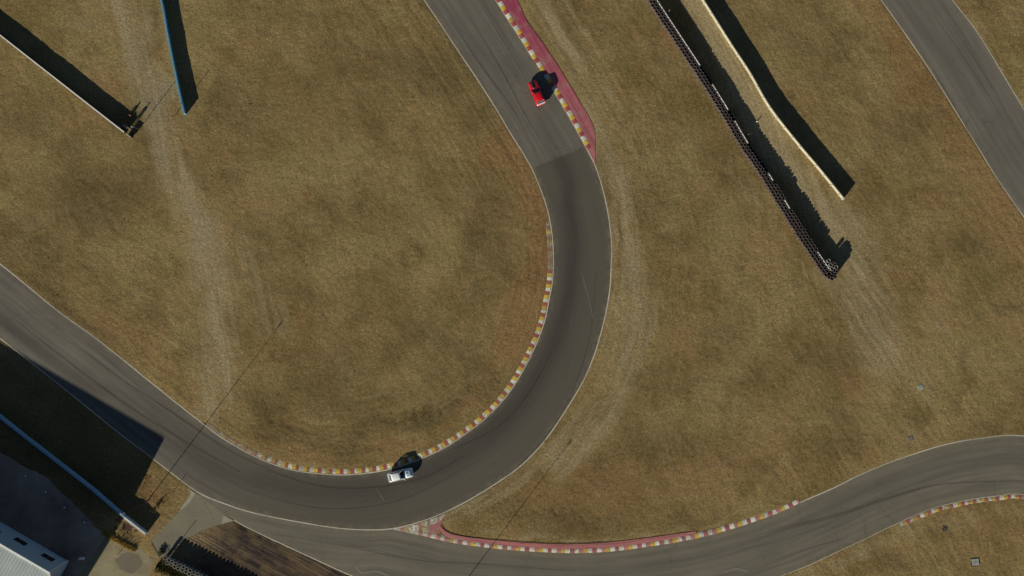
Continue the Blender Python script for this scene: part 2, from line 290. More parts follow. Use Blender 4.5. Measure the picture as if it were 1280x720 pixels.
SDx = np.minimum(np.minimum(polysdf(YARD), polysdf(SERV)), np.minimum(polysdf(PAD), polysdf(SOIL)))
APR = [(600, -30), (619, -2), (639, 29), (668, 75), (695, 117), (728, 174), (743, 207), (745, 168), (738, 149), (724, 124), (705, 91), (691, 69), (674, 44), (658, 22), (645, -4), (630, -30)]
WED = [(490, 661), (520, 654.5), (557, 640.5), (553, 655), (560, 665), (592, 671.5), (640, 676), (690, 679), (725, 679), (765, 676.5), (815, 670.5), (872, 663), (920, 655), (960, 642), (1000, 628), (960, 647), (865, 675), (765, 690), (690, 692), (586, 682)]
SDx = np.minimum(SDx, np.minimum(polysdf(APR), polysdf(WED)) - .25)
SDx = np.minimum(SDx, dist_to(CV['IN']) - .85 + 40 * ~(((PX > 255) & (PX < 700)) & (PY > 280)))
SDall = np.minimum(SD, SDx)
def stroke(pts, wd, soft=1.):
    d = dist_to(W2(catmull(pts, 6)), .8) * PPM; return np.exp(-(d / wd) ** 2 * soft)
def blob(x, y, rx, ry=None, a=0):
    ry = ry or rx; c, s = math.cos(math.radians(a)), math.sin(math.radians(a)); u = (PX - x) * c + (PY - y) * s; v = -(PX - x) * s + (PY - y) * c
    return np.exp(-(u / rx) ** 2 - (v / ry) ** 2)
pale = np.zeros_like(GX); rust = pale.copy(); dark = pale.copy(); grey = pale.copy()
for pts, wd, k in [([(640, -120), (668, -10), (700, 50), (735, 115), (760, 180), (780, 250), (795, 320), (801, 390), (780, 455), (752, 520), (700, 580)], 19, .72),
                   ([(700, 0), (735, 60), (770, 140), (790, 230)], 14, .5), ([(765, 180), (772, 300), (775, 400), (745, 480), (700, 550), (640, 605), (570, 645)], 13, .55),
                   ([(840, -60), (870, 15), (920, 100), (975, 190), (1020, 255), (1050, 300), (1075, 345)], 19, 1.15), ([(1060, 300), (1075, 350), (1092, 400), (1105, 450)], 34, .75), ([(1035, 350), (1060, 375), (1080, 420)], 22, .6), ([(1180, 400), (1150, 480), (1170, 560)], 40, .3), ([(1040, 250), (1075, 300), (1100, 350)], 26, .5), ([(1045, 355), (1075, 385), (1090, 430)], 16, .5),
                   ([(1095, 400), (1110, 450), (1145, 480), (1165, 520)], 14, .35), ([(140, -40), (158, 30), (180, 95), (203, 160), (222, 215), (248, 290), (268, 370), (272, 440), (266, 500)], 23, 1.), ([(180, -30), (178, 40), (190, 100)], 16, .5),
                   ([(238, 255), (250, 300), (258, 360), (263, 420), (264, 470)], 6, .75), ([(270, 300), (305, 340), (335, 400)], 40, .38), ([(806, 20), (842, 80), (905, 190), (960, 275), (1022, 356)], 6, .45),
                   ([(1012, 628), (1050, 606), (1115, 577), (1180, 556)], 5, .5), ([(1000, 712), (1050, 700), (1110, 672), (1150, 660), (1280, 640)], 13, .45), ([(550, 660), (640, 672), (740, 676), (850, 660), (950, 635)], 5, .6), ([(30, 280), (90, 265)], 25, .3), ([(430, 440), (470, 500)], 30, .25)]:
    pale = np.maximum(pale, k * stroke(pts, wd))
for pts, wd, k in [([(628, 165), (655, 220), (672, 280), (672, 340), (662, 395), (640, 440)], 20, .9), ([(640, 440), (600, 500), (540, 545), (470, 570), (400, 575), (330, 560)], 9, .55), ([(1085, 0), (1150, 110), (1205, 200), (1260, 290), (1330, 400)], 26, .5),
                   ([(120, 400), (190, 450), (240, 510)], 22, .4), ([(205, 30), (215, 90), (225, 140)], 9, .8), ([(700, 610), (800, 600), (900, 590), (980, 560)], 32, .4), ([(1000, 590), (1060, 570)], 14, .3), ([(1180, 640), (1280, 680)], 40, .35), ([(180, 610), (205, 640), (190, 665)], 14, .6), ([(840, 330), (860, 380), (840, 440)], 30, .25), ([(390, 430), (440, 410)], 30, .3)]:
    rust = np.maximum(rust, k * stroke(pts, wd))
for a in [(120, 250, 60, 40, 0, .6), (40, 140, 60, 40, 30, .5), (75, 390, 90, 12, 38, .7), (560, 90, 60, 45, 0, .5), (610, 280, 22, 110, 10, .6), (470, 265, 60, 40, 0, .45), (860, 240, 18, 60, -28, .35), (830, 480, 60, 40, 0, .5), (1060, 450, 40, 30, 0, .45), (1000, 60, 30, 70, -30, .5), (1075, 110, 14, 90, -33, .55), (1230, 300, 35, 20, 30, .5),
          (1267, 385, 22, 16, 0, .7), (570, 470, 90, 30, -30, .45), (430, 500, 90, 20, 5, .4), (700, 640, 110, 22, 5, .6), (520, 520, 130, 18, -18, .8), (360, 520, 90, 14, 20, .7), (690, 520, 30, 40, 0, .0), (850, 560, 70, 24, 0, .6), (900, 420, 40, 40, 0, .5), (1180, 140, 40, 30, 50, .5), (300, 120, 40, 60, 0, .3), (60, 300, 50, 20, 30, .5), (750, 590, 50, 26, 0, .5), (1060, 560, 40, 20, -20, .5), (330, 300, 40, 26, 0, .35), (380, 550, 90, 14, 8, .5), (100, 330, 60, 20, 20, .4), (640, 160, 14, 50, -33, .4), (868, 120, 8, 130, -30, .25), (1150, 40, 10, 60, -33, .3), (1120, 700, 60, 18, 0, .5)]:
    dark = np.maximum(dark, a[5] * blob(*a[:5]))
dark = np.maximum(dark, 1. * np.clip(blob(40, 530, 110, 62, 36) + blob(140, 610, 70, 34, 38) + blob(20, 590, 60, 30, 38), 0, 1)); dark = np.maximum(dark, .8 * stroke([(188, -20), (196, 40), (208, 90), (219, 140), (224, 150)], 3)); dark = np.maximum(dark, .55 * stroke([(801, 340), (803, 400), (785, 450)], 5)); dark = np.maximum(dark, .6 * stroke([(875, 25), (930, 110), (990, 205), (1048, 290)], 3))  # the summed blobs darken the ground colour where the hall's shadow falls
for a in [(185, 120, 18, 36, -15, .9), (205, 190, 16, 26, -20, .8), (108, 30, 14, 10, 0, .5), (172, 60, 22, 30, 0, .5), (248, 290, 10, 40, -10, .5), (745, 190, 22, 60, -15, .4), (215, 655, 20, 20, 0, .5)]: grey = np.maximum(grey, a[5] * blob(*a[:5]))

def bil(F, x, y):   # bilinear lookup of a coarse field
    u = np.clip((x - gx[0]) / GS, 0, len(gx) - 1.001); v = np.clip((y - gy[0]) / GS, 0, len(gy) - 1.001); i = u.astype(int); j = v.astype(int); a = u - i; b = v - j
    return F[j, i] * (1 - a) * (1 - b) + F[j, i + 1] * a * (1 - b) + F[j + 1, i] * (1 - a) * b + F[j + 1, i + 1] * a * b
def vnoise(x, y, sc, seed):
    r = np.random.default_rng(seed).random((257, 257)); r[256] = r[0]; r[:, 256] = r[:, 0]; u = x / sc; v = y / sc; i = np.floor(u).astype(int); j = np.floor(v).astype(int); a = u - i; b = v - j; a = a * a * (3 - 2 * a); b = b * b * (3 - 2 * b)
    i0 = i % 256; j0 = j % 256; return r[j0, i0] * (1 - a) * (1 - b) + r[j0, i0 + 1] * a * (1 - b) + r[j0 + 1, i0] * (1 - a) * b + r[j0 + 1, i0 + 1] * a * b

# ------------------------------------------------------------------ ground: one sheet to the horizon, fine where the photo looks
def axis(half, fine):
    inn = np.arange(-half, half + fine / 2, fine); o = half + np.cumsum(np.geomspace(fine * 2, 600, 42)); return np.r_[-o[::-1], inn, o]
ax_, ay_ = axis(82, .21), axis(48, .21); X, Y = np.meshgrid(ax_, ay_)
sdv = bil(SDall, X, Y); sdm = bil(SD_main, X, Y); wx = (vnoise(X, Y, 5, 31) - .5) * 4 + (vnoise(X, Y, 1.6, 32) - .5) * 1.6; wy = (vnoise(X, Y, 5, 33) - .5) * 4 + (vnoise(X, Y, 1.6, 34) - .5) * 1.6
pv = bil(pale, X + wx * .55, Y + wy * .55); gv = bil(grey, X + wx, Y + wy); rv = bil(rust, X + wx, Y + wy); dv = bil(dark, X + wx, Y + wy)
# directional coordinate: follows the bend near it, and the mower's straight runs on the right
ang = math.radians(-57.5); ua = X * math.sin(-ang) + Y * math.cos(ang); va = X * math.cos(ang) + Y * math.sin(ang)
wgt = sm(18, 34, sdm) * sm(12, 26, X); wl = sm(-10, -45, X) * sm(14, 24, sdm); tx = sdm * (1 - wgt) + ua * wgt
tq = np.arctan2(Y - 8, X - 2) * 30 * (1 - wgt) + va * wgt; sw = np.clip(1 - wl + .9 * np.exp(-np.maximum(sdm, 0) / 5), 0, 1) * (.14 + .86 * np.maximum(wgt * .42, np.exp(-np.maximum(sdm - 2, 0) / 9))); th = np.arctan2(Y - 8, X - 2)
hn = (vnoise(X, Y, .42, 1) - .5) * .045 + (vnoise(X, Y, 1.3, 2) - .5) * .04 + (vnoise(X, Y, 4.5, 3) - .5) * .04 + (vnoise(X, Y, 14, 4) - .5) * .04
lp = sm(-22, -34, X); us = tx * (1 - lp) + (X + .2 * Y) * lp; vs2 = tq * (1 - lp) + Y * lp
s1 = vnoise(us * 1.5 + wx * .25, vs2 * .07, 1, 41) * .6 + vnoise(us * .55 + wx * .1, vs2 * .05, 1, 42) * .4; cw = 1 - np.exp(-((Y - 8) / 3.5) ** 2) * sm(6, -6, X) * (1 - lp); s1 = .5 + (s1 - .5) * cw; s3 = vnoise(X, Y, 1.1, 43) * .5 + vnoise(X, Y, 3.3, 44) * .5
s4 = vnoise(us * 3.6 + wx * .3, vs2 * .1, 1, 46); s1 = s1 * .6 + s4 * .4; pv = np.clip(pv * (.52 + .6 * sm(.3, .7, s1)) * (.66 + .6 * s3), 0, 1); pv = np.clip(pv + .16 * sm(.6, .75, s1) * sm(.45, .7, vnoise(X, Y, 16, 45)), 0, 1)
cut = sm(-50, -15, X) * cw; hn += ((vnoise(tx * 3.2, tq * .22, 1, 6) - .5) * .06 * (.3 + vnoise(X, Y, 9, 7)) + (vnoise(tx * 1.1, tq * .1, 1, 8) - .5) * .04) * cut * sw
hn *= (1 - .55 * np.clip(pv + gv, 0, 1)) ; hn -= .10 * sm(.25, .8, dv) * (vnoise(X, Y, .8, 12))
edge = sm(-.05, 1.1, sdv); Z = .024 + hn * edge * .95 - .045 * sm(.30, -.35, sdv) + .0 * X; far = (np.abs(X) > 85) | (np.abs(Y) > 51); Z = np.where(far, np.minimum(Z, .0) - .02, Z)
Z = np.where(sdv < -.1, np.minimum(Z, -.014), Z)
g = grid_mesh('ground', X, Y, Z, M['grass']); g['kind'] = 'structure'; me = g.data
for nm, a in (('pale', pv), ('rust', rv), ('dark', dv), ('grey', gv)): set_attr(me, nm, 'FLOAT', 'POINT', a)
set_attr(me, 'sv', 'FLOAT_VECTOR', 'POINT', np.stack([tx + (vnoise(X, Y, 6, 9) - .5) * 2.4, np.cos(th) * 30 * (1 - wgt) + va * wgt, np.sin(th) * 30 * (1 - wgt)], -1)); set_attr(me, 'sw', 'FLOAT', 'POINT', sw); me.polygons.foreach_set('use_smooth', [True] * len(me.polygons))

# short dry grass blades in uncountable numbers: one object
def tufts(name, n, xr, yr, size, keep, mat, hgt=(.02, .075), label=None):
    x = rng.uniform(*xr, n); y = rng.uniform(*yr, n); k = keep(x, y); x, y = x[k], y[k]; n = len(x); B = 3
    x = np.repeat(x, B) + rng.normal(0, size * .5, n * B); y = np.repeat(y, B) + rng.normal(0, size * .5, n * B); m = n * B
    a = rng.uniform(0, 6.283, m); hh = rng.uniform(*hgt, m); wd = rng.uniform(.35, 1., m) * size * .42; ln = rng.uniform(.1, .8, m) * hh
    z0 = np.full(m, -.03); c, s = np.cos(a), np.sin(a); V = np.empty((m, 3, 3)); V[:, 0] = np.c_[x - c * wd, y - s * wd, z0]; V[:, 1] = np.c_[x + c * wd, y + s * wd, z0]; V[:, 2] = np.c_[x - s * ln, y + c * ln, hh]
    me = bpy.data.meshes.new(name); me.vertices.add(m * 3); me.vertices.foreach_set('co', V.astype(np.float32).ravel()); me.loops.add(m * 3); me.loops.foreach_set('vertex_index', np.arange(m * 3, dtype=np.int32))
    me.polygons.add(m); me.polygons.foreach_set('loop_start', np.arange(0, m * 3, 3, dtype=np.int32)); me.polygons.foreach_set('loop_total', np.full(m, 3, np.int32)); me.update(calc_edges=True)
    o = link(name, me, mat); tag(o, label, 'grass', kind='stuff'); return o
def keepf(x, y):
    s = bil(SDall, x, y) + .22 * vnoise(x, y, 1.4, 51); p = bil(pale, x, y) + bil(grey, x, y); return (s > .12) & (rng.random(len(x)) > p * 1.1) & (vnoise(x, y, 2.2, 21) * .6 + vnoise(x, y, 7, 22) * .6 > rng.random(len(x)) * .9)
tufts('dry_grass', 75000, (-80, 80), (-46, 46), .16, keepf, M['blade'], label='short dry yellow brown grass covering the infield')

# ------------------------------------------------------------------ roads
def rub_main(px, py, t, S):
    # position of the dark racing line across the track, by place
    kp = np.array([(560, 20, .55, .15, .18), (640, 110, .6, .2, .2), (700, 200, .5, .85, .17), (726, 280, .36, 1., .17), (722, 360, .32, 1., .17), (700, 440, .28, .95, .2), (650, 520, .26, .9, .22), (560, 590, .25, .8, .22), (460, 625, .33, .7, .22), (360, 612, .38, .7, .22), (270, 575, .45, .5, .2), (180, 520, .5, .3, .2), (90, 450, .72, .6, .10), (0, 380, .74, .75, .08), (-200, 210, .7, .6, .1)])
    d = (px[..., None] - kp[:, 0]) ** 2 + (py[..., None] - kp[:, 1]) ** 2; wgt = 1 / (d + 300) ** 2; wgt /= wgt.sum(-1, keepdims=True)
    c = (wgt * kp[:, 2]).sum(-1); a = (wgt * kp[:, 3]).sum(-1); wv = (wgt * kp[:, 4]).sum(-1); r = a * np.exp(-((t - c) / wv) ** 2)
    r = r * np.where((py < 212), sm(-6, 4, ((px - 672) * .38 + (py - 208) * .92)) * .75 + .25, 1.); return np.clip(r + .15 * np.exp(-((t - .1) / .06) ** 2) * (px < 640), 0, 1) * .95
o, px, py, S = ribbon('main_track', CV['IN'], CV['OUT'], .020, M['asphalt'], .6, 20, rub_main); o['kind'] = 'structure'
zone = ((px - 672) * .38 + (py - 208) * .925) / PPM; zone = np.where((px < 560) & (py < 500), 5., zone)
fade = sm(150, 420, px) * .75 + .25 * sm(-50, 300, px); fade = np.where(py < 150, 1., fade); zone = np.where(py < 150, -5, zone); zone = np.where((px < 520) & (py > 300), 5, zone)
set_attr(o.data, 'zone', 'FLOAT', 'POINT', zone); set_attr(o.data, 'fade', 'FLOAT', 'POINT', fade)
def rub_side(px, py, t, S): return np.clip(.20 * np.exp(-((t - .52) / .10) ** 2) * sm(800, 1000, px) + .25 * np.exp(-((t - .3) / .12) ** 2), 0, 1)
o, *_ = ribbon('side_track', RTOPc, CV['RB'], .016, M['asphalt2'], .6, 16, rub_side); o['kind'] = 'structure'
o, *_ = ribbon('straight_road', CV['S1'], CV['S2'], .016, M['asphalt3'], 1., 10, lambda px, py, t, S: .35 * np.exp(-((t - .35) / .08) ** 2) + .3 * np.exp(-((t - .68) / .07) ** 2)); o['kind'] = 'structure'
def sheet(name, poly, z, mat):
    bm = bmesh.new(); quad(bm, [P(x, y, z) for x, y in poly]); bm.normal_update()
    for f in bm.faces:
        if f.normal.z < 0: f.normal_flip()
    bmesh.ops.triangulate(bm, faces=bm.faces[:]); o = build(name, bm, mat); o['kind'] = 'structure'; return o
def wob(poly, amp=1.6, n=7, seed=3):
    r = random.Random(seed); q = poly + [poly[0]]; out = []
    for (a, b) in zip(q[:-1], q[1:]):
        L = math.hypot(b[0] - a[0], b[1] - a[1]); k = max(1, min(n * 3, int(L / 6)))
        for i in range(k): t = i / k; j = amp if i else amp * .3; out.append((a[0] + (b[0] - a[0]) * t + r.uniform(-j, j), a[1] + (b[1] - a[1]) * t + r.uniform(-j, j)))
    return out
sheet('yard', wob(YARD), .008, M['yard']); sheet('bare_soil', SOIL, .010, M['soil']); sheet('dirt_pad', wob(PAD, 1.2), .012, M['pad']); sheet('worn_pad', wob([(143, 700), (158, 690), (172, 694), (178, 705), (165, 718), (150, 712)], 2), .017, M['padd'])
sheet('bare_soil', wob([(143, 650), (150, 644), (158, 651), (170, 660), (181, 668), (173, 680), (166, 685), (152, 678), (144, 662)], 1.8), .0195, M['shadesoil']); sheet('service_road', SERV, .0125, M['service']); sheet('service_road_verge', wob(PADL, .8), .016, M['padd'])  # first patch: reddish soil, its colour darkened for the twig shadows across it
sheet('concrete_apron', [(233.5, 609.5), (244.5, 616.5), (238, 627), (224.5, 640)], .0245, M['pale']); sheet('concrete_apron', [(279, 643.5), (292.5, 651), (277, 654.5)], .0245, M['pale'])
line('road_joint', W2(np.array([(189, 677), (200, 696)])), 0, .12, .022, M['darkdirt']); line('road_joint', W2(np.array([(248, 618), (262, 640), (268, 650)])), 0, .06, .0205, M['service'])

# painted edge lines
def sub(C, x0, y0, x1, y1):
    a = W2(np.array([(x0, y0), (x1, y1)])); i = ((C - a[0]) ** 2).sum(1).argmin(); j = ((C - a[1]) ** 2).sum(1).argmin(); return C[min(i, j):max(i, j) + 1]
line('edge_line', CV['IN'], .02, .15, .0245, M['line'])
line('edge_line', sub(CV['OUT'], 690, 110, -3000, -2000), -.02, .15, .0245, M['line']); line('edge_line', sub(CV['OUT'], -200, -1500, 667, 74), -.05, .10, .0245, M['line'])
line('edge_line', sub(CV['RT'], 490, 661, 524, 668), 0, .11, .0245, M['line']); line('edge_line', sub(CV['RT'], 1000, 628, 3000, 900), 0, .13, .0205, M['line'])
line('edge_line', sub(CV['RB'], 292, 650, 440, 720), .02, .14, .0205, M['line']); line('edge_line', sub(CV['RB'], 440, 720, 3000, 900), 0, .08, .0205, M['line'])
line('edge_line', CV['S1'], .05, .13, .0205, M['line']); line('edge_line', CV['S2'], -.05, .12, .0205, M['line'])
line('edge_line', W2(np.array([(1217, 151.5), (1231, 143)])), 0, .10, .0205, M['markl'])
line('pipe_seam', W2(catmull([(550, 657), (556, 663), (567, 668), (592, 672.5), (640, 676.5), (690, 679.5), (725, 679.5), (765, 677)], 8)), .03, .09, .038, M['darkdirt'])

# kerbs: raised, painted in blocks
WH, YE, RE, PK = (.70, .72, .60), (.66, .46, .05), (.40, .07, .075), (.50, .20, .19)
def kerb(C, side, wd, blk, cols, phase=0, wear=lambda u: .3, z=.024, h=.032, off=0.):
    c, s = resample(C, .12); tn = np.gradient(c, axis=0); tn /= np.hypot(*tn.T)[:, None]; nn = np.c_[-tn[:, 1], tn[:, 0]] * side; L = s[-1]
    prof = [(0, z + .003), (.10, z + h * .5), (.45, z + h), (.62, z + h), (1, z - .024)]; X = np.stack([c[:, 0] + nn[:, 0] * (off + a * wd) for a, _ in prof], 1); Y = np.stack([c[:, 1] + nn[:, 1] * (off + a * wd) for a, _ in prof], 1)
    Z = np.tile([q for _, q in prof], (len(c), 1)); o = grid_mesh('kerb', X, Y, Z, M['paint']); me = o.data; nf = (len(c) - 1) * (len(prof) - 1); fc = np.ones((nf, 4)); fw = np.zeros(nf); r = random.Random(int(L * 10)); jit = {}
    for i in range(len(c) - 1):
        b = int((s[i] + phase) // blk); u = s[i] / L
        if b not in jit: jit[b] = (r.uniform(.82, 1.08), r.uniform(-.12, .18))
        col = cols(b, u); k = i * (len(prof) - 1); fc[k:k + len(prof) - 1, :3] = np.array(col) * jit[b][0]; fw[k:k + len(prof) - 1] = wear(u) + jit[b][1]
    set_attr(me, 'col', 'FLOAT_COLOR', 'FACE', fc); set_attr(me, 'wear', 'FLOAT', 'FACE', fw); o['kind'] = 'structure'; return o
CI = sub(CV['IN'], 686, 278, 257, 532)
kerb(CI, -1, .78, .56, lambda b, u: (WH, (.36, .09, .065), YE)[b % 3], 0, lambda u: .62 if u < .10 else (.28 if u < .70 else .28 + .5 * (u - .7) / .3), off=.10, z=.021, h=.014)
CO = sub(CV['OUT'], -200, -1500, 734, 187)
kerb(CO, 1, .82, .72, lambda b, u: (WH, YE, RE)[b % 3], .55, lambda u: .22)
CR = sub(CV['RT'], 522, 668, 1000, 628)
kerb(CR, 1, .78, .68, lambda b, u: (WH, PK, YE, WH, (.38, .09, .11))[b % 5] if u > .06 else (PK, WH)[b % 2], 0, lambda u: .45 if u < .12 else .30, off=-.02)
CB = sub(CV['RB'], 1122, 654, 1330, 622)
kerb(CB, -1, .70, .59, lambda b, u: (WH, YE, RE)[b % 3], .2, lambda u: .42, off=.08)
# worn patch of paint in the wedge between the two tracks
def strip_poly(name, A, B, z, mat, cross=4, sv=True):
    n = 80; a, _ = resample(W2(catmull(A, 8)), .3); b, _ = resample(W2(catmull(B, 8)), .3); ia = np.linspace(0, len(a) - 1, n).astype(int); ib = np.linspace(0, len(b) - 1, n).astype(int); t = np.linspace(0, 1, cross + 1)
    X = a[ia, None, 0] * (1 - t) + b[ib, None, 0] * t; Y = a[ia, None, 1] * (1 - t) + b[ib, None, 1] * t; o = grid_mesh(name, X, Y, np.full_like(X, z), mat); me = o.data
    d = np.r_[0, np.cumsum(np.hypot(*np.diff(a[ia], axis=0).T))]; set_attr(me, 'sv', 'FLOAT_VECTOR', 'POINT', np.stack([np.hypot(X - X[:, :1], Y - Y[:, :1]), np.repeat(d[:, None], cross + 1, 1), 0 * X], -1)); o['kind'] = 'structure'; return o
strip_poly('red_apron', [(560, -97), (619, -2), (639, 29), (668, 75), (695, 117), (728, 174), (743, 205)], [(588, -97), (645, -2), (657, 24), (673, 46), (690, 71), (704, 93), (723, 125), (738, 150), (743.5, 168), (744, 205)], .0225, M['red'])
strip_poly('pink_kerb_back', [(548, 659), (560, 672), (592, 678), (640, 683.5), (690, 686), (725, 686), (765, 684), (815, 678), (870, 667)], [(551, 655.5), (560, 665.5), (592, 672.5), (640, 677), (690, 680), (725, 680), (765, 677.5), (815, 671.5), (870, 664)], .034, M['red'])
bm = bmesh.new(); lay = None; A = W2(catmull([(493, 661.2), (520, 655.2), (545, 646.5), (557, 641.5)], 12)); B = W2(catmull([(493, 661.8), (522, 667.5), (545, 668), (551, 656)], 12)); n = len(A); cols = []; wr = []; t = [0, .33, .66, 1]
V = [[bm.verts.new((*(A[i] * (1 - q) + B[i] * q), .028)) for q in t] for i in range(n)]
for i in range(n - 1):
    for j in range(3):
        f = bm.faces.new([V[i][j], V[i][j + 1], V[i + 1][j + 1], V[i + 1][j]]); u = i / n; k = int(u * 15)
        c = ((WH, PK, (.5, .42, .22), WH)[k % 4] if u < .45 else ((.60, .60, .50), (.34, .27, .17), WH)[k % 3]) if not (u > .5 and j >= 1) else ((.50, .13, .19) if j == 1 or k % 2 else PK); cols.append((*c, 1)); wr.append(.5)
o = build('painted_wedge', bm, M['paint']); set_attr(o.data, 'col', 'FLOAT_COLOR', 'FACE', np.array(cols)); set_attr(o.data, 'wear', 'FLOAT', 'FACE', np.array(wr)); o['kind'] = 'structure'
if o.data.polygons[0].normal.z < 0: o.data.flip_normals()

# tyre marks and scrapes lying on the asphalt
marks = [([(545, 570), (620, 535), (665, 485), (700, 420)], .25), ([(575, 640), (640, 590), (700, 520), (735, 430), (745, 340)], .18), ([(560, 20), (600, 80), (640, 135), (670, 190)], .3), ([(585, 20), (620, 75), (660, 150), (690, 200)], .22),
         ([(600, 5), (640, 70), (680, 140)], .16), ([(20, 400), (80, 448), (150, 500), (220, 545), (300, 590)], .35), ([(60, 400), (140, 465), (230, 525), (300, 570), (380, 605)], .22), ([(100, 420), (200, 505), (280, 560)], .15), ([(300, 610), (400, 635), (500, 625), (600, 575)], .2), ([(320, 585), (420, 610), (520, 600), (580, 570)], .3),
         ([(345, 668), (420, 680), (520, 700), (600, 705), (720, 714)], .16), ([(400, 672), (480, 690), (560, 708)], .12), ([(960, 663), (1040, 645), (1110, 622), (1180, 605), (1280, 601)], .3), ([(930, 672), (1030, 650), (1100, 627), (1150, 612)], .18), ([(970, 700), (1020, 683), (1060, 672)], .2), ([(1130, 30), (1180, 110), (1230, 200), (1275, 265)], .16), ([(1160, 10), (1210, 80), (1260, 160)], .14), ([(1180, 20), (1225, 85), (1272, 165)], .1), ([(905, 690), (960, 680), (1040, 655)], .1)]
for i, (p, wd) in enumerate(marks): line('tyre_mark', W2(catmull(p, 8)), 0, [wd * .3, wd, wd, wd * .4], .0275 + .0006 * i, M['mark'])
for i, p in enumerate([[(445, 708), (452, 716), (470, 714), (485, 719)], [(905, 715), (920, 711), (935, 714)], [(727, 340), (735, 370), (742, 400)], [(50, 398), (57, 393), (64, 396)], [(470, 610), (480, 625)]]): line('scrape_mark', W2(catmull(p, 6)), 0, .35 if i < 2 else .1, .0405 + .0006 * i, M['markl'])

# ------------------------------------------------------------------ walls and barriers
def lean(p, h):  # ground point whose point at height h is seen at photo pixel p
    k = 1 - h / HC; return (640 + (p[0] - 640) * k, 360 + (p[1] - 360) * k)
def wall_bm(pts, h, th, side=0, z0=0., zb=-.08):
    bm = bmesh.new(); c = [Vector((*q, 0)) for q in W2(np.array(pts))]; n = len(c); rows = []
    for i in range(n):
        d = (c[min(i + 1, n - 1)] - c[max(i - 1, 0)]).normalized(); nn = Vector((-d.y, d.x, 0)); a = c[i] + nn * (side - th / 2); b = c[i] + nn * (side + th / 2)
        rows.append([bm.verts.new((a.x, a.y, zb + z0)), bm.verts.new((a.x, a.y, h)), bm.verts.new((b.x, b.y, h)), bm.verts.new((b.x, b.y, zb + z0))])
    for i in range(n - 1):
        for j in range(4): bm.faces.new([rows[i][j], rows[i + 1][j], rows[i + 1][(j + 1) % 4], rows[i][(j + 1) % 4]])
    bm.faces.new(rows[0][::-1]); bm.faces.new(rows[-1]); bmesh.ops.recalc_face_normals(bm, faces=bm.faces[:]); return bm
def dens(pts, n=8): return [tuple(q) for q in catmull(pts, n)]
def along(pts, step, off=0.):
    c, s = resample(W2(np.array(pts)), .05); out = []; d = step * .5
    while d < s[-1]:
        i = int(np.searchsorted(s, d)); i = min(max(i, 1), len(c) - 1); t = c[i] - c[i - 1]; a = math.atan2(t[1], t[0]); out.append((Vector((c[i][0] - math.sin(a) * off, c[i][1] + math.cos(a) * off, 0)), a)); d += step
    return out
# left white-topped wall
pw = [lean(q, 1.0) for q in [(-260, -158), (0, 44), (60, 91), (120, 138), (155, 165.3)]]
r = empty('boundary_wall', P(155, 165), label='long thin wall with bright white cap ending beside the two marshals', cat='wall')
def rel(o, root): o.parent = root; o.matrix_parent_inverse = root.matrix_basis.inverted()
def world_part(name, bm, mat, root, smooth=False):
    o = build(name, bm, mat, None, smooth)
    Mi = (Matrix.Translation(root.location) @ root.rotation_euler.to_matrix().to_4x4()).inverted(); o.data.transform(Mi); o.parent = root; return o
world_part('panel', wall_bm(pw, .97, .12), M['shadewall'], r); world_part('cap', wall_bm(pw, 1.01, .17, z0=1.052), M['cap'], r)  # panel coloured dark to stand for the wall's shaded face
pe = [lean(q, 1.0) for q in [(157, 167), (163, 171.4)]]
world_part('end_panel', wall_bm(pe, .95, .14), M['cream'], r)
for q, a in along(pw, 2.4, .10):
    if abs(q.x) < 85: bm = bmesh.new(); box(bm, q + Vector((0, 0, .45)), (.08, .10, .9), a); world_part('post', bm, M['shadewall'], r)
# blue wall
pb = dens([(150, -190), (185, -50), (203, 0), (211, 42), (219.5, 85), (228, 125), (232.3, 143)])
r = empty('boundary_wall', P(232, 143), label='pale blue painted wall with a dark shadow at the top left', cat='wall')
world_part('panel', wall_bm(pb, 1.0, .24), M['blue'], r); world_part('cap', wall_bm(pb, 1.035, .28, z0=1.083), M['bluecap'], r)
# paddock wall
pc = [(-300, 290), (0, 518), (25, 538), (72, 574.5), (120, 612), (160, 646.5)]
r = empty('boundary_wall', P(160, 646), label='long blue grey wall between the track and the shaded yard', cat='wall')
world_part('panel', wall_bm(pc, 1.0, .24), M['blue2'], r); world_part('cap', wall_bm(pc, 1.04, .28, z0=1.083), M['tealcap'], r)
o = world_part('end_panel', wall_bm([(158.6, 645.5), (184.5, 665.5)], 1.10, .30), M['grey'], r); o['label'] = 'paler grey end panel'
# right cream barrier: two rails with a slit between, posts behind
pd = dens([(700, -290), (850, -42), (877, 0), (913, 57), (936, 92), (961, 135), (996, 180), (1023, 212), (1052.5, 248.5)])
r = empty('double_rail_barrier', P(1052, 248), label='cream barrier with posts, right of the tyre barrier', cat='barrier')
world_part('lower_rail', wall_bm(pd, .55, .10), M['cream'], r); world_part('upper_rail', wall_bm(pd, 1.05, .12, z0=.66), M['cream'], r)
for q, a in along(pd, 1.85, -.13):
    if abs(q.y) < 52: bm = bmesh.new(); box(bm, q + Vector((0, 0, .52)), (.10, .12, 1.05), a, .01); world_part('post', bm, M['cream'], r)
bm = bmesh.new(); box(bm, P(1052.5, 248.5, .53), (.3, .3, 1.08), 0, .03); world_part('end_post', bm, M['cream'], r)

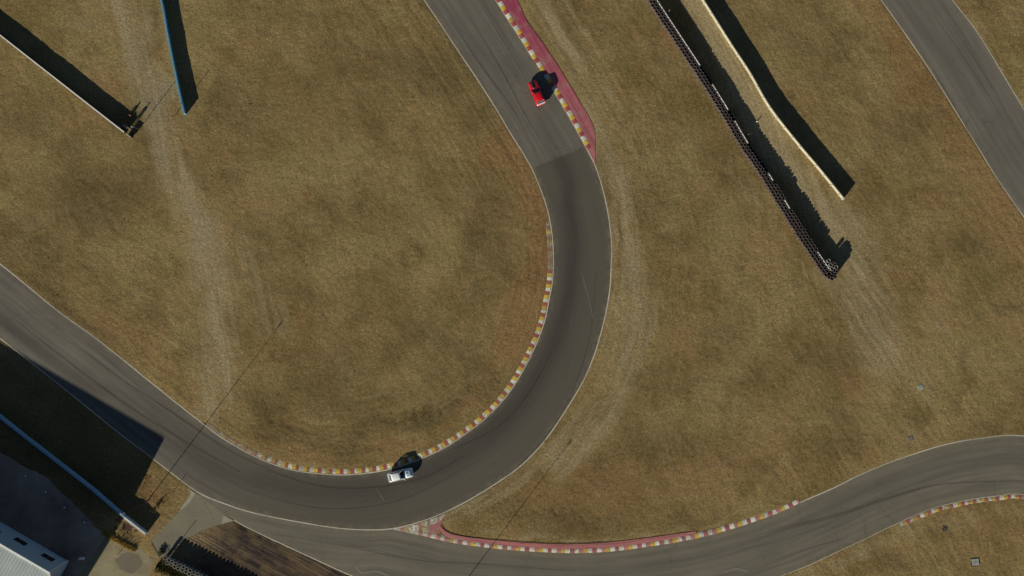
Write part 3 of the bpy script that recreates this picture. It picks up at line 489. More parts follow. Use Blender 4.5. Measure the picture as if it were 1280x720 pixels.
# ------------------------------------------------------------------ tyre barriers
def tyre_mesh(n, name, mat, R=.285, r=.190, h=.195):
    bm = bmesh.new(); seg = 14
    for k in range(n):
        ox, oy = random.uniform(-.02, .02), random.uniform(-.02, .02); z = k * (h + .004); prof = [(r, z + .03), (R - .05, z), (R, z + .05), (R, z + h - .05), (R - .05, z + h), (r + .03, z + h - .01), (r, z + h - .05)]
        V = [[bm.verts.new((ox + q * math.cos(6.2832 * i / seg), oy + q * math.sin(6.2832 * i / seg), zz)) for q, zz in prof] for i in range(seg)]
        for i in range(seg):
            for j in range(len(prof)): bm.faces.new([V[i][j], V[(i + 1) % seg][j], V[(i + 1) % seg][(j + 1) % len(prof)], V[i][(j + 1) % len(prof)]])
    bmesh.ops.recalc_face_normals(bm, faces=bm.faces[:]); me = bpy.data.meshes.new(name); bm.to_mesh(me); bm.free(); me.polygons.foreach_set('use_smooth', [True] * len(me.polygons)); me.materials.append(mat); return me
TM = [tyre_mesh(6, 'tyre_stack', M['tyre']) for _ in range(4)]; TL = [tyre_mesh(5, 'tyre_stack', M['tyre']) for _ in range(2)]; TH = [tyre_mesh(7, 'tyre_stack', M['tyre']) for _ in range(2)]; TP = [tyre_mesh(7, 'tyre_stack', M['tyrep'], r=.21) for _ in range(2)]; TB = [tyre_mesh(6, 'tyre_stack', M['tyrep'], r=.205) for _ in range(3)]
def stack(p, meshes, label, group):
    o = bpy.data.objects.new('tyre_stack', random.choice(meshes)); COL.objects.link(o); o.location = (p[0], p[1], .0); o.rotation_euler = (random.uniform(-.015, .015), random.uniform(-.015, .015), random.uniform(0, 6.28)); tag(o, label, 'tyres', group); return o
RAIL = [(760, -95), (821, 0), (846.6, 39), (875, 82), (890, 105), (910, 137), (935, 179), (960, 216), (980, 249), (1004, 288), (1022, 315), (1037, 337)]
railc = W2(np.array([lean(q, 1.15) for q in catmull(RAIL, 8)])); rs, ss = resample(railc, .565); tn = np.gradient(rs, axis=0); tn /= np.hypot(*tn.T)[:, None]; left = np.c_[tn[:, 1], -tn[:, 0]]   # towards lower left
gaps = [(82, 105), (137, 150), (179, 216), (227, 249), (262, 313)]
for i in range(len(rs)):
    y = 360 - rs[i][1] * PPM
    if y < -25: continue
    j = .02
    g1 = rs[i] + left[i] * .42; g0 = rs[i] + left[i] * .91 + tn[i] * .2825
    stack(g0 + rng.normal(0, j, 2), TM, 'dusty black tyre stack in the outermost row on the grass side of the long barrier', 'grass side row of the long tyre barrier')
    stack(g1 + rng.normal(0, j, 2), TM, 'dusty black tyre stack in the middle row against the white barrier sections', 'middle row of the long tyre barrier')
    if any(a < y < b for a, b in gaps): stack(rs[i] - left[i] * .06 + tn[i] * .28 + rng.normal(0, j, 2), TL if y < 225 else TM, 'dusty black tyre stack filling a gap between white barrier sections', 'tyre stacks filling the gaps of the white barrier')
    if 225 < y < 330 and i % 1 == 0 and not any(a < y < b for a, b in gaps): pass
e = W2(np.array([lean(q, 1.35) for q in [(1040.5, 341), (1044, 345.5), (1036.5, 346.5), (1040, 348.5)]]))
for q in e: stack(q, TH, 'dusty black tyre stack closing the lower tip of the long barrier', 'stacks closing the tip of the long barrier')
ends = [((1036, 326), 'pale ringed tyre stack nearest the short end section of white barrier'), ((1038.5, 331), 'bright ringed tyre stack second from the top of the end cluster'), ((1040.5, 335.8), 'pale ringed tyre stack third from the top of the end cluster'), ((1045.5, 334), 'palest tyre stack on the outer right edge of the end cluster'), ((1041, 329), 'faint ringed tyre stack in the upper right of the end cluster'), ((1043.6, 330.2), 'dark tyre stack at the top right corner of the end cluster'), ((1043, 338.6), 'dark tyre stack in the middle of the end cluster'), ((1046, 339), 'pale ringed tyre stack at the lower right of the end cluster')]
for i, (q, lb) in enumerate(ends): stack(W2(np.array([lean(q, 1.35)]))[0], TP if i in (0, 1, 3, 2) else TH, lb, 'tyre cluster at the end of the barrier')
for k, (y0, y1, lb) in enumerate([(-95, 82, 'long white barrier section behind the tyres at the top edge'), (105, 137, 'short white barrier section, second one down behind the tyres'), (150, 179, 'short white barrier section, third one down behind the tyres'), (216, 227, 'very short white barrier section between two runs of tyres'), (249, 262, 'stubby white barrier section level with the end of the cream barrier'), (314, 337, 'lowest white barrier section beside the pale tyres')]):
    c = catmull(RAIL, 20); c = [lean(q, 1.12) for q in c if y0 <= q[1] <= y1]
    if len(c) > 1:
        mid = c[-1]; r = empty('barrier_section', P(*mid), label=lb, cat='barrier', group='white barrier sections behind the tyre stacks'); world_part('panel', wall_bm(c, 1.08, .09), M['white'], r); world_part('cap', wall_bm(c, 1.12, .15, z0=1.165), M['cap'], r)
# lower left tyre barrier
for k, (x0, y0, x1, y1) in enumerate([(206.5, 698, 345, 768), (209.5, 703.5, 345, 773)]):
    c, s = resample(W2(np.array([lean((x0, y0), 1.2), lean((x1, y1), 1.2)])), .60)
    for q in c: stack(q + rng.normal(0, .03, 2), TB, ('pale rimmed tyre stack in the front row facing the striped soil', 'pale rimmed tyre stack in the back row on the green verge')[k], ('front row of the short lower left tyre barrier', 'back row of the short lower left tyre barrier')[k])

# ------------------------------------------------------------------ hall at the lower left
B0 = P(86.5, 702); dF = Vector((-.865, .503, 0)); dE = Vector((-.5, -.866, 0)); LEN = 60.; HW = 20.; EH = 7.5; RH = 9.35   # base corner, along facade, along gable end
hall = empty('industrial_hall', B0, label='pale grey blue hall with ribbed pale green roof in the lower left corner', cat='building')
def W(a, b, z): return B0 + dF * a + dE * b + Vector((0, 0, z))
bm = bmesh.new(); wins = [(3.0, 2.85, .82), (7.75, 2.85, .82)]
pts = [W(0, 0, 0), W(0, 2 * HW, 0), W(LEN, 2 * HW, 0), W(LEN, 0, 0)]; top = [W(0, 0, EH), W(0, 2 * HW, EH), W(LEN, 2 * HW, EH), W(LEN, 0, EH)]; vb = [bm.verts.new(p) for p in pts]; vt = [bm.verts.new(p) for p in top]; r0 = bm.verts.new(W(0, HW, RH)); r1 = bm.verts.new(W(LEN, HW, RH))
bm.faces.new([vb[0], vb[1], vt[1], r0, vt[0]]); bm.faces.new([vb[1], vb[2], vt[2], vt[1]]); bm.faces.new([vb[2], vb[3], vt[3], r1, vt[2]]); bm.faces.new([vb[3], vb[0], vt[0], vt[3]]); bmesh.ops.recalc_face_normals(bm, faces=bm.faces[:])
world_part('wall', bm, M['wall'], hall)
for sgn in (0, 1):   # ribbed roof slopes
    n = int(LEN / .46) * 4; a = np.linspace(-.12, LEN + .1, n + 1); zz = .11 * (np.cos(np.arange(n + 1) * math.pi / 2) > .5) + .0; bq = np.array([-.12, HW]) if sgn == 0 else np.array([HW, 2 * HW + .12]); hz = np.array([EH - .04, RH]) if sgn == 0 else np.array([RH, EH - .04])
    X = B0.x + dF.x * a[:, None] + dE.x * bq[None]; Yy = B0.y + dF.y * a[:, None] + dE.y * bq[None]; Zz = hz[None] + .12 + zz[:, None]
    o = grid_mesh('roof', X, Yy, Zz, M['roof']); o.data.transform(Matrix.Translation(-B0)); o.parent = hall
def hbox(name, a0, a1, b0, b1, z0, z1, mat, parent=hall):
    bm = bmesh.new(); v = [[bm.verts.new(W(a, b, z)) for a, b in ((a0, b0), (a1, b0), (a1, b1), (a0, b1))] for z in (z0, z1)]
    bm.faces.new(v[0]); bm.faces.new(v[1]); [bm.faces.new([v[0][i], v[0][(i + 1) % 4], v[1][(i + 1) % 4], v[1][i]]) for i in range(4)]; bmesh.ops.recalc_face_normals(bm, faces=bm.faces[:]); return world_part(name, bm, mat, parent)
hbox('gutter', -.1, LEN, -.34, -.13, EH - .05, EH + .22, M['trim'])
bm = bmesh.new(); a0, a1 = -.34, -.13
for (b0, z0_, b1, z1_) in ((-.13, EH, HW, RH), (HW, RH, 2 * HW + .13, EH)):
    lo = [W(a0, b0, z0_ - .05), W(a1, b0, z0_ - .05), W(a1, b1, z1_ - .05), W(a0, b1, z1_ - .05)]; hi = [p + Vector((0, 0, .30)) for p in lo]; v = [bm.verts.new(p) for p in lo + hi]
    for f in ((0, 1, 2, 3), (4, 5, 6, 7), (0, 1, 5, 4), (1, 2, 6, 5), (2, 3, 7, 6), (3, 0, 4, 7)): bm.faces.new([v[i] for i in f])
bmesh.ops.recalc_face_normals(bm, faces=bm.faces[:]); world_part('verge_trim', bm, M['trim'], hall)
def window(a, z, wd=.86, ht=1.35):
    fr = hbox('window', a - .05, a + 2 * wd + .17, -.02, .05, z - .06, z + ht + .06, M['winframe'])
    for k in range(2): q = hbox('pane', a + k * (wd + .12), a + k * (wd + .12) + wd, -.045, -.021, z, z + ht, M['winglass']); q.parent = fr
    s = hbox('sill', a - .12, a + 2 * wd + .24, -.12, -.021, z - .13, z - .062, M['trim']); s.parent = fr
for a in (1.55, 6.25, 15.8, 20.6, 30, 34.8): window(a, 1.95)
hbox('vent', 10.2, 10.6, -.10, -.002, 3.2, 3.6, M['black'])
dr = hbox('door', 12.2, 13.2, -.05, -.002, 0, 2.1, M['door']); h = hbox('handle', 12.3, 12.36, -.11, -.052, 1.0, 1.15, M['steel']); h.parent = dr
hbox('downpipe', .15, .25, -.16, -.04, 0, EH - .05, M['trim'])
for b in (6, 14, 26, 34):
    bm = bmesh.new(); v = [bm.verts.new(W(x, y, z)) for x in (-.03, -.003) for y, z in ((b, .01), (b + 3, .01), (b + 3, 3.4), (b, 3.4))]
    for f in ((0, 1, 2, 3), (4, 5, 6, 7), (0, 1, 5, 4), (1, 2, 6, 5), (2, 3, 7, 6), (3, 0, 4, 7)): bm.faces.new([v[i] for i in f])
    bmesh.ops.recalc_face_normals(bm, faces=bm.faces[:]); world_part('shutter_door', bm, M['door'], hall)

# ------------------------------------------------------------------ poles, posts
def lamp_post(px, py, h, label, r=.052, head=True):
    t = empty('light_pole', P(px, py), label=label, cat='pole', group='tall poles casting thin shadows across the track'); bm = bmesh.new(); cyl(bm, (0, 0, -.1), (0, 0, h), r * 1.2, r * .8, 10); build('pole', bm, M['wood'], t)
    bm = bmesh.new(); cyl(bm, (0, 0, 0), (0, 0, .35), r * 1.9, r * 1.7, 10); build('base', bm, M['conc'], t)
    bm = bmesh.new(); box(bm, (.18, .25, h + .04), (.22, .62, .14), -.6, .03); box(bm, (.02, .03, h - .02), (.3, .06, .06), .93); build('lamp_head', bm, M['lampg'], t)
lamp_post(184, 627, 10.9, 'weathered pole at the corner of the hall shadow, its long shadow crossing the bend')
lamp_post(546, 774, 10.9, 'weathered pole below the bottom edge, its long shadow crossing the side track')
def post(px, py, h, label, name='post', r=.035, plate=None, cat='post', mat='wood'):
    t = empty(name, P(px, py), label=label, cat=cat); bm = bmesh.new(); cyl(bm, (0, 0, -.05), (0, 0, h), r, r, 8); build('pole', bm, M[mat], t)
    if plate: bm = bmesh.new(); box(bm, (0, 0, h - plate[1] / 2), (plate[0], .03, plate[1]), .9, .006); build('sign_plate', bm, M['lampg'], t)
    else: bm = bmesh.new(); cyl(bm, (0, 0, h), (0, 0, h + .04), r * 1.5, r * 1.1, 8); build('cap', bm, M[mat], t)
    return t
post(207, 627, 1.72, 'short signpost on the rough grass beside the outer white line', 'signpost', .03, (.42, .40), 'sign')
post(209.5, 697.5, 2.35, 'thin post at the near end of the short lower left tyre barrier', r=.04)
post(174, 161.5, 3.55, 'thin tall post just past the end of the white capped wall', r=.045)
post(217.5, 146, 2.9, 'thin post standing left of the blue wall tip', r=.04)
post(147, 693.5, .75, 'short white topped stake on the dirt pad', 'stake', .04, mat='white')
for i, (x, y) in enumerate([(35, 594), (60, 613.5), (83, 633), (108, 651.5)]):
    t = empty('bollard', P(x, y), label=('bollard farthest left in the shaded yard', 'second bollard from the left in the shaded yard', 'third bollard from the left in the shaded yard', 'bollard nearest the wall end in the shaded yard')[i], cat='bollard', group='row of small bollards in the shaded yard')
    bm = bmesh.new(); cyl(bm, (0, 0, 0), (0, 0, .8), .10, .08, 12); build('shaft', bm, M['lampg'], t); bm = bmesh.new(); cyl(bm, (0, 0, .8), (0, 0, .9), .13, .05, 12); build('cap', bm, M['white'], t)
for x, lb in ((101.5, 'left one of two small white drums near the hall corner'), (105, 'right one of two small white drums near the hall corner')):
    t = empty('drum', P(x, 697.5), label=lb, cat='drum', group='white drums near the hall corner'); bm = bmesh.new(); cyl(bm, (0, 0, 0), (0, 0, .62), .17, .17, 16); build('body', bm, M['white'], t); bm = bmesh.new(); cyl(bm, (0, 0, .62), (0, 0, .66), .18, .15, 16); build('lid', bm, M['cap'], t)

# cones, small things
def cone(px, py, mat, label, s=1.):
    t = empty('traffic_cone', P(px, py), label=label, cat='cone'); bm = bmesh.new(); box(bm, (0, 0, .02), (.36 * s, .36 * s, .04), .3, .008); build('base', bm, M['black'], t)
    bm = bmesh.new(); cyl(bm, (0, 0, .04), (0, 0, .62 * s), .13 * s, .03 * s, 16); build('cone', bm, mat, t); bm = bmesh.new(); cyl(bm, (0, 0, .28 * s), (0, 0, .42 * s), .098 * s, .072 * s, 16, False); build('band', bm, M['white'], t)
cone(163.5, 144.5, M['orange'], 'orange cone at the edge of the wall shadow by the marshals', 1.3)
cone(836, 14.5, M['pink'], 'faded pink cone in the shadow behind the top of the tyre barrier', 1.5)
cone(935, 168.5, M['pink'], 'faded pink cone in the shadow behind the middle of the tyre barrier', 1.4)
cone(946, 152, M['white'], 'small white cone at the lit edge of the tyre barrier shadow', .8)
t = empty('crate', P(166.5, 167.5), .6, label='grey plastic crate behind the tip of the white capped wall', cat='crate'); bm = bmesh.new()
for dx, dy, sx, sy in ((0, .22, .6, .03), (0, -.22, .6, .03), (.285, 0, .03, .41), (-.285, 0, .03, .41)): box(bm, (dx, dy, .18), (sx, sy, .34), 0, .005)
build('side', bm, M['lampg'], t); bm = bmesh.new(); box(bm, (0, 0, .02), (.54, .41, .03)); build('bottom', bm, M['lampg'], t)
t = empty('folding_chair', P(158.5, 157), .8, label='pale folding chair in the wall shadow between the marshals', cat='chair'); bm = bmesh.new(); box(bm, (0, 0, .45), (.42, .42, .03), 0, .01); build('seat', bm, M['greyc'], t); bm = bmesh.new(); box(bm, (-.20, 0, .70), (.03, .42, .40), 0, .01); build('backrest', bm, M['greyc'], t)
for a in (-.18, .18):
    for b in (-.18, .18): bm = bmesh.new(); cyl(bm, (a, b, 0), (a * .9, b, .44), .014); build('leg', bm, M['steel'], t)
t = empty('flag_pole_on_ground', P(169, 159.8), math.atan2(-3.5, 10.5), label='thin pale flag stick lying on the ground near the wall end', cat='stick'); t.name = 'flag_stick'; bm = bmesh.new(); cyl(bm, (-.65, 0, .06), (.65, 0, .06), .035); build('stick', bm, M['white'], t); bm = bmesh.new(); box(bm, (.45, .12, .05), (.4, .26, .02), 0, .008); build('rolled_flag', bm, M['greyc'], t)
# concrete box, drain grate, flat covers
t = empty('utility_box', P(1219, 702.5), .08, label='pale concrete utility box with lid at the bottom right', cat='box'); bm = bmesh.new(); box(bm, (0, 0, .03), (.98, .93, .12), 0, .02); build('body', bm, M['conc'], t)
bm = bmesh.new(); box(bm, (.0, .0, .115), (1.06, 1.02, .06), 0, .015); ld = build('lid', bm, M['conc'], t); bm = bmesh.new(); cyl(bm, (-.15, 0, .158), (.15, 0, .158), .018); h = build('handle', bm, M['iron'], t); bm = bmesh.new(); box(bm, (-.12, -.42, .02), (1.1, .5, .07), 0, .01); box(bm, (-.56, .1, .019), (.3, 1.1, .065), 0, .01); build('recess_shade', bm, M['iron'], t)  # dark slabs at the lower left paint the shade of a recess
t = empty('drain_grate', P(1180.5, 661.5), .5, label='dark drain grate with a cross bar in the grass by the right kerb', cat='drain'); bm = bmesh.new()
for i in range(24): a = 6.2832 * i / 24; box(bm, (.4 * math.cos(a), .4 * math.sin(a), .03), (.12, .11, .05), a)
build('frame', bm, M['padd'], t); bm = bmesh.new(); cyl(bm, (0, 0, .0), (0, 0, .045), .36, .36, 24); build('grate', bm, M['iron'], t); bm = bmesh.new(); box(bm, (0, 0, .08), (.74, .07, .05)); box(bm, (0, 0, .081), (.07, .74, .05)); build('cross_bar', bm, M['padd'], t)
def cover(px, py, s, mat, label):
    t = empty('access_cover', P(px, py), .3, label=label, cat='cover'); bm = bmesh.new(); box(bm, (0, 0, .02), (s, s * .85, .08), 0, .02); build('frame', bm, M['conc'] if mat != 'padd' else M['padd'], t); bm = bmesh.new(); box(bm, (0, 0, .065), (s * .74, s * .6, .02), 0, .006); build('lid', bm, M[mat], t)
cover(1150.5, 484, .85, 'conc', 'pale grey square cover in the open grass on the right'); cover(1138, 548, .9, 'padd', 'rusty dark cover in the grass above the side track')
# bushes and tall dry grass
def leafy(name, c, rad, h, n, mat, parent=None, sz=.10, seed=1, flat=1.):
    r = np.random.default_rng(seed); bmv = []; m = n; d = r.normal(0, 1, (m, 3)); d /= np.linalg.norm(d, axis=1)[:, None]; rr = r.random(m) ** .4; lobes = 1 + .35 * np.sin(3 * np.arctan2(d[:, 1], d[:, 0]) + seed) ; q = d * rr[:, None] * lobes[:, None]
    x = q[:, 0] * rad; y = q[:, 1] * rad * flat; z = h * .5 + q[:, 2] * h * .5; a = r.normal(0, 1, (m, 3)); b = r.normal(0, 1, (m, 3)); a *= sz / np.linalg.norm(a, axis=1)[:, None]; b *= sz * .6 / np.linalg.norm(b, axis=1)[:, None]
    C_ = np.c_[x, y, z]; V = np.stack([C_ - a, C_ + b, C_ + a, C_ - b], 1).reshape(-1, 3); V[:, 2] = np.maximum(V[:, 2], .01); me = bpy.data.meshes.new(name); me.from_pydata(V.tolist(), [], [[4 * i, 4 * i + 1, 4 * i + 2, 4 * i + 3] for i in range(m)]); return link(name, me, mat, parent)
def bush(px, py, rad, h, label, seed, mat='leaf', n=700):
    t = empty('bush', P(px, py), label=label, cat='bush'); leafy('foliage', None, rad, h, n, M[mat], t, .09, seed); bm = bmesh.new()
    for k in range(5): a = k * 1.3 + seed; cyl(bm, (0, 0, 0), (math.cos(a) * rad * .5, math.sin(a) * rad * .5, h * .7), .025, .01, 6)
    build('stem', bm, M['wood'], t)
bush(193, 637, .45, 1.0, 'small wispy shrub between the hall shadow and the signpost', 3, n=160)
bush(202, 690, .6, .5, 'dark weedy shrub at the end of the short tyre barrier', 8, n=300)
def tallgrass(name, A, B, wd, h, n, mat, label, lean_=.35):
    a, b = P(*A), P(*B); d = b - a; nn = Vector((-d.y, d.x, 0)).normalized(); t = rng.random(n); o = rng.normal(0, wd / 2, n); x = a.x + d.x * t + nn.x * o; y = a.y + d.y * t + nn.y * o; an = rng.uniform(0, 6.28, n); hh = h * rng.uniform(.4, 1., n); c, s = np.cos(an), np.sin(an); ww = .05
    V = np.stack([np.c_[x - c * ww, y - s * ww, 0 * x], np.c_[x + c * ww, y + s * ww, 0 * x], np.c_[x + rng.normal(0, lean_, n) * hh, y + rng.normal(0, lean_, n) * hh, hh]], 1).reshape(-1, 3); me = bpy.data.meshes.new(name); me.from_pydata(V.tolist(), [], [[3 * i, 3 * i + 1, 3 * i + 2] for i in range(n)]); o = link(name, me, mat); tag(o, label, 'grass', kind='stuff'); return o
tallgrass('tall_grass', (127, 664), (169, 688), .35, .35, 2600, M['gold'], 'strip of tall golden dry grass along the edge of the dirt pad')
tallgrass('tall_grass', (150, 655), (166, 684), 1.6, .22, 500, M['darkdirt'], 'dark reddish weeds below the pale end of the blue grey wall')
tallgrass('tall_grass', (196, 706), (235, 728), 1.0, .35, 1600, simple('green_verge', (.10, .11, .03), .9, .5, 2), 'greenish grass verge below the short tyre barrier')

# ------------------------------------------------------------------ cars
def lathe(bm, prof, axis_c, seg=20):
    V = [[bm.verts.new((axis_c[0] + q * math.cos(6.2832 * i / seg), axis_c[1] + yy, axis_c[2] + q * math.sin(6.2832 * i / seg))) for q, yy in prof] for i in range(seg)]
    for i in range(seg):
        for j in range(len(prof) - 1): bm.faces.new([V[i][j], V[(i + 1) % seg][j], V[(i + 1) % seg][j + 1], V[i][j + 1]])
    bmesh.ops.recalc_face_normals(bm, faces=bm.faces[:])
def car(px, py, ang, paint, hoodm, wingm, label):
    t = empty('hatchback_car', P(px, py, .03), ang, label=label, cat='car', group='two hatchbacks driving through the bend'); hwid = .775
    # lower body: loft of cross sections along x
    st = [(-2.0, .86, .42, .78), (-1.97, .93, .32, .86), (-1.85, .97, .24, .93), (-1.4, 1., .22, .95), (-.7, 1., .20, .93), (0, 1., .20, .92), (.62, 1., .20, .93), (.9, .995, .21, .90), (1.4, .98, .22, .84), (1.8, .94, .25, .76), (1.95, .89, .32, .68), (2.02, .82, .40, .58)]
    bm = bmesh.new(); R = []
    for x, wf, zs, zt in st:
        w_ = hwid * wf; half = [(0, zt + .035), (.45 * w_, zt + .03), (.80 * w_, zt + .005), (.93 * w_, zt - .03), (.985 * w_, zt - .12), (w_, .52 if zt > .6 else .5), (.985 * w_, .34), (.93 * w_, zs), (0, zs)]
        ring = [(y, z) for y, z in half] + [(-y, z) for y, z in half[-2:0:-1]]; R.append([bm.verts.new((x, y, z)) for y, z in ring])
    m = len(R[0])
    for i in range(len(R) - 1):
        for j in range(m): bm.faces.new([R[i][j], R[i][(j + 1) % m], R[i + 1][(j + 1) % m], R[i + 1][j]])
    bm.faces.new(R[0]); bm.faces.new(R[-1][::-1]); bmesh.ops.recalc_face_normals(bm, faces=bm.faces[:]); body = build('body', bm, paint, None, True)
    cbm = bmesh.new()
    for wx in (-1.22, 1.25):
        for s in (-1, 1): cyl(cbm, (wx, s * .50, .30), (wx, s * .95, .30), .355, .355, 24)
    cut = build('cutter', cbm, None); md = body.modifiers.new('b', 'BOOLEAN'); md.object = cut; md.operation = 'DIFFERENCE'; md.solver = 'EXACT'; dg = bpy.context.evaluated_depsgraph_get(); me = bpy.data.meshes.new_from_object(body.evaluated_get(dg)); body.modifiers.clear(); body.data = me
    bpy.data.objects.remove(cut); body.parent = t
    def bx(name, c, s, mat, bev=.01, par=None, ry=0, rz=0): bm = bmesh.new(); box(bm, c, s, rz, bev, ry); return build(name, bm, mat, par or t)
    def panel(name, rows, mat, th=.02, par=None, smooth=True):
        bm = bmesh.new(); V = [[bm.verts.new(p) for p in r_] for r_ in rows]
        for i in range(len(V) - 1):
            for j in range(len(V[0]) - 1): bm.faces.new([V[i][j], V[i][j + 1], V[i + 1][j + 1], V[i + 1][j]])
        bm.normal_update()
        if th: bmesh.ops.solidify(bm, geom=bm.faces[:], thickness=th)
        return build(name, bm, mat, par or t, smooth)
    # bonnet panel
    bw = .52 if hoodm == M['blackp'] else 1.; rows = [[(x, y * f * bw, z + .008 - .03 * abs(y / .6) ** 3) for y in (-.60, -.4, -.2, 0, .2, .4, .60)] for x, f, z in ((.74, 1, .958), (1.1, .98, .915), (1.5, .95, .868), (1.86, .86, .79))]
    hd = panel('bonnet', rows, hoodm, .015); bx('bonnet_vent', (1.05, .12, .942), (.22, .26, .02), M['black'], .005, hd)
    # roof with rounded edge
    zr = 1.36; rows = [[(x, y * f, z - .045 * abs(y / .56) ** 4 - .012 * abs(y / .56) ** 2) for y in (-.58, -.50, -.3, 0, .3, .50, .58)] for x, f, z in ((-1.42, .95, zr - .05), (-1.25, .98, zr - .01), (-.7, 1, zr), (-.2, .99, zr - .005), (.02, .95, zr - .045))]
    panel('roof', rows, paint, .03)
    def pillar(a, b, r=.035): bm = bmesh.new(); cyl(bm, a, b, r, r * .85, 8); return build('pillar', bm, paint, t, True)
    for s in (-1, 1): pillar((.66, s * .67, .93), (.02, s * .54, 1.29)); pillar((-.42, s * .70, .93), (-.45, s * .56, 1.32), .04); pillar((-1.66, s * .66, .94), (-1.38, s * .54, 1.30), .075)
    panel('windscreen', [[(.64, y, .95) for y in (-.64, 0, .64)], [(.03, y * .82, 1.30) for y in (-.64, 0, .64)]], M['glass'], 0); panel('rear_window', [[(-1.68, y, .97) for y in (-.60, 0, .60)], [(-1.42, y * .85, 1.29) for y in (-.60, 0, .60)]], M['glass'], 0)
    for s in (-1, 1):
        panel('side_window', [[(.60, s * .70, .95), (-.40, s * .715, .95)], [(.02, s * .575, 1.29), (-.43, s * .58, 1.30)]], M['glass'], 0); panel('side_window', [[(-.46, s * .715, .95), (-1.58, s * .69, .96)], [(-.48, s * .58, 1.30), (-1.34, s * .57, 1.28)]], M['glass'], 0)
        mr = bx('mirror', (.50, s * .84, .98), (.13, .17, .11), paint, .03); bx('mirror_glass', (.432, s * .84, .98), (.006, .13, .08), M['steel'], 0, mr)
        bx('headlight', (1.93, s * .50, .60), (.12, .26, .14), M['lampc'], .03); bx('tail_light', (-1.985, s * .56, .76), (.05, .20, .15), M['tail'], .01)
        bx('door_seam', (-.45, s * .765, .68), (.012, .012, .45), M['black'], 0); bx('door_handle', (-.32, s * .778, .80), (.14, .03, .03), M['black'], .008); bx('side_skirt', (0, s * .755, .25), (1.75, .05, .09), M['black'], .01)
        for wx in (-1.22, 1.25):
            bm = bmesh.new(); lathe(bm, [(.19, -.09), (.27, -.10), (.30, -.07), (.30, .07), (.27, .10), (.19, .09)], (wx, s * .67, .30)); wh = empty('wheel', (0, 0, 0)); bpy.data.objects.remove(wh)
            ty = build('wheel', bm, M['rubber'], t, True); bm = bmesh.new(); cyl(bm, (wx, s * .60, .30), (wx, s * .745, .30), .19, .19, 20)
            for k in range(5): a = 6.2832 * k / 5; box(bm, (wx + .10 * math.cos(a), s * .75, .30 + .10 * math.sin(a)), (.17, .02, .05), 0, 0, -a)
            build('rim', bm, M['steel'], ty)
    bx('front_bumper', (1.99, 0, .40), (.14, 1.30, .20), M['black'] if paint == M['redp'] else paint, .04); bx('rear_bumper', (-2.0, 0, .42), (.12, 1.36, .20), paint, .04); bx('grille', (2.0, 0, .58), (.05, .62, .10), M['black'], .01)
    wg = bx('rear_wing', (-1.90, 0, 1.05), (.22, 1.34, .035), wingm, .012, ry=.12)
    for s in (-1, 1): bx('wing_support', (-1.90, s * .5, .99), (.12, .03, .14), M['black'], .005, wg)
    bx('cabin_floor', (-.53, 0, .966), (2.22, 1.24, .012), M['black'], 0); bx('dashboard', (.42, 0, .99), (.30, 1.16, .07), M['seat'], .02)
    for s in (-1, 1): st_ = bx('seat', (-.30, s * .32, 1.01), (.42, .42, .08), M['seat'], .03); bx('headrest', (-.50, s * .32, 1.14), (.10, .36, .22), M['seat'], .03, st_)
    bm = bmesh.new(); cyl(bm, (-.75, -.50, .96), (-.75, -.46, 1.27), .02); cyl(bm, (-.75, .50, .96), (-.75, .46, 1.27), .02); cyl(bm, (-.75, -.46, 1.27), (-.75, .46, 1.27), .02); cyl(bm, (-.75, -.46, 1.26), (-1.45, .5, .98), .02); build('roll_cage', bm, M['steel'], t)
    t.scale = (.94, .94, .96)
    return t
car(670.8, 117.2, math.atan2(.925, -.38), M['redp'], M['blackp'], M['whitew'], 'red hatchback with black bonnet and white rear wing beside the red apron')
car(501.2, 592.8, math.atan2(.235, .972), M['whitep'], M['skytintp'], M['whitew'], 'white hatchback with bonnet tinted pale blue for reflected sky by the inner kerb')  # sky reflection is put into the bonnet's pale blue colour

# ------------------------------------------------------------------ people: two marshals behind the white-capped wall
def skinned(name, verts, edges, rad, mats, parent, matf=None, root=0, sub=1):
    bm = bmesh.new(); L = bm.verts.layers.skin.verify(); vs_ = [bm.verts.new(v) for v in verts]
    for i, v in enumerate(vs_): r = rad[i]; v[L].radius = (r, r) if np.ndim(r) == 0 else r; v[L].use_root = (i == root)
    for a, b in edges: bm.edges.new((vs_[a], vs_[b]))
    me = bpy.data.meshes.new(name); bm.to_mesh(me); bm.free(); o = bpy.data.objects.new(name, me); COL.objects.link(o); o.modifiers.new('s', 'SKIN'); o.modifiers.new('u', 'SUBSURF').levels = sub; dg = bpy.context.evaluated_depsgraph_get()
    m2 = bpy.data.meshes.new_from_object(o.evaluated_get(dg)); o.modifiers.clear(); o.data = m2; m2.materials.clear()
    for q in mats: m2.materials.append(q)
    if matf:
        for p in m2.polygons: p.material_index = matf(p.center); p.use_smooth = True
    o.parent = parent; return o
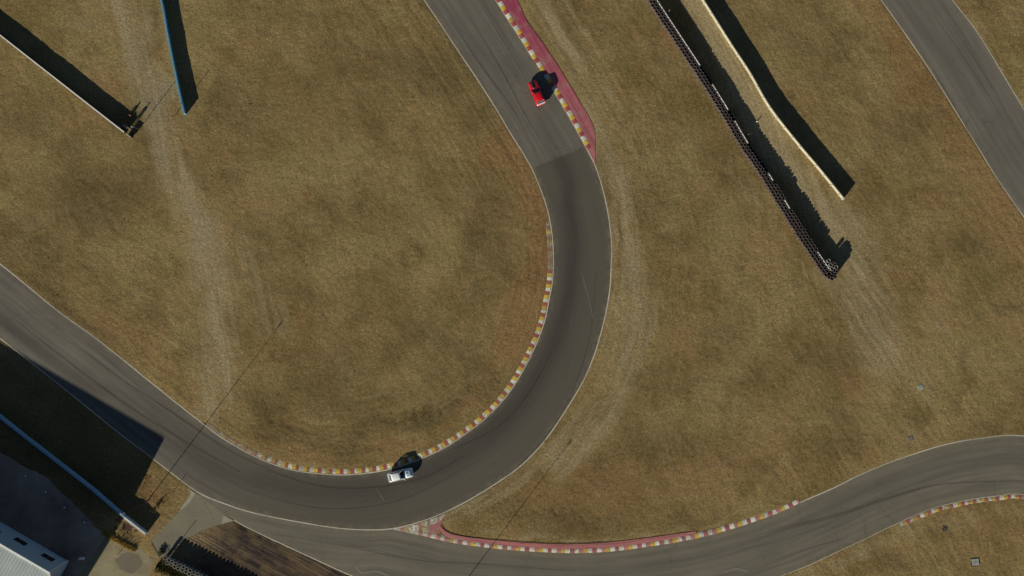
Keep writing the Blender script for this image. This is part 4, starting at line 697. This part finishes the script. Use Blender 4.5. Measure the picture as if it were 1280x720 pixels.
def person(px, py, ang, top, label, hgt=1.72):
    t = empty('person', P(px, py, .02), ang, label=label, cat='person', group='two marshals standing behind the white capped wall')
    V = [(0, 0, .98), (0, 0, 1.18), (0.02, 0, 1.38), (0.03, 0, 1.48), (.04, 0, 1.56), (.05, 0, 1.66)]; R = [(.13, .16), (.12, .15), (.12, .17), .055, (.075, .068), (.085, .07)]; E = [(0, 1), (1, 2), (2, 3), (3, 4), (4, 5)]
    def chain(st, pts, rs):
        a = st
        for p, r in zip(pts, rs): V.append(p); R.append(r); E.append((a, len(V) - 1)); a = len(V) - 1
        return a
    for s in (-1, 1):
        chain(0, [(0, s * .10, .90), (.03, s * .11, .50), (-.02, s * .12, .10), (.10, s * .14, .05)], [.095, .06, .045, .045])
        hnd = chain(2, [(0, s * .19, 1.38), (-.02, s * .25, 1.10), (.14, s * .24, .92), (.20, s * .23, .86)], [.06, .045, .032, .028])
        for k, (dy, l) in enumerate([(-.028, .075), (-.010, .09), (.010, .085), (.028, .065)]): chain(hnd, [(.22, s * .23 + dy, .845), (.22 + l * .6, s * .23 + dy * 1.1, .815), (.22 + l * .75, s * .23 + dy * 1.1, .785)], [.010, .009, .008])
        chain(hnd, [(.19, s * .23 - s * .035, .855), (.225, s * .23 - s * .06, .83)], [.011, .009])
    def mf(c):
        if c.z > 1.49: return 0
        if c.x > .10 and c.z < .93 and c.z > .3: return 0
        if c.z < .10: return 3
        return 1 if c.z > .95 else 2
    sk = skinned('body', V, E, R, [M['skin'], top, M['navy'], M['black']], t, mf)
    bm = bmesh.new(); bmesh.ops.create_uvsphere(bm, u_segments=14, v_segments=10, radius=.105, matrix=Matrix.Translation((.035, 0, 1.66)) @ Matrix.Diagonal((1.05, .9, 1., 1)))
    bmesh.ops.delete(bm, geom=[v for v in bm.verts if v.co.z < 1.64 and v.co.x > -.02], context='VERTS'); build('hair', bm, M['hair'], t, True)
    bm = bmesh.new(); cyl(bm, (.10, 0, 1.64), (.15, 0, 1.61), .02, .014, 8); build('nose', bm, M['skin'], t, True)
    for s in (-1, 1): bm = bmesh.new(); bmesh.ops.create_uvsphere(bm, u_segments=8, v_segments=6, radius=.012, matrix=Matrix.Translation((.125, s * .032, 1.665))); build('eye', bm, M['black'], t, True)
    bm = bmesh.new(); box(bm, (.12, 0, 1.595), (.02, .05, .01), 0, .003); build('mouth', bm, M['tail'], t)
    for k in t.children: k.scale = (hgt / 1.76,) * 3
person(151.5, 159, math.radians(-130), M['navy'], 'marshal in dark navy clothes, left one behind the white capped wall', 1.66)
person(163, 160.5, math.radians(-120), M['greyc'], 'marshal in a grey top, right one behind the white capped wall', 1.66)
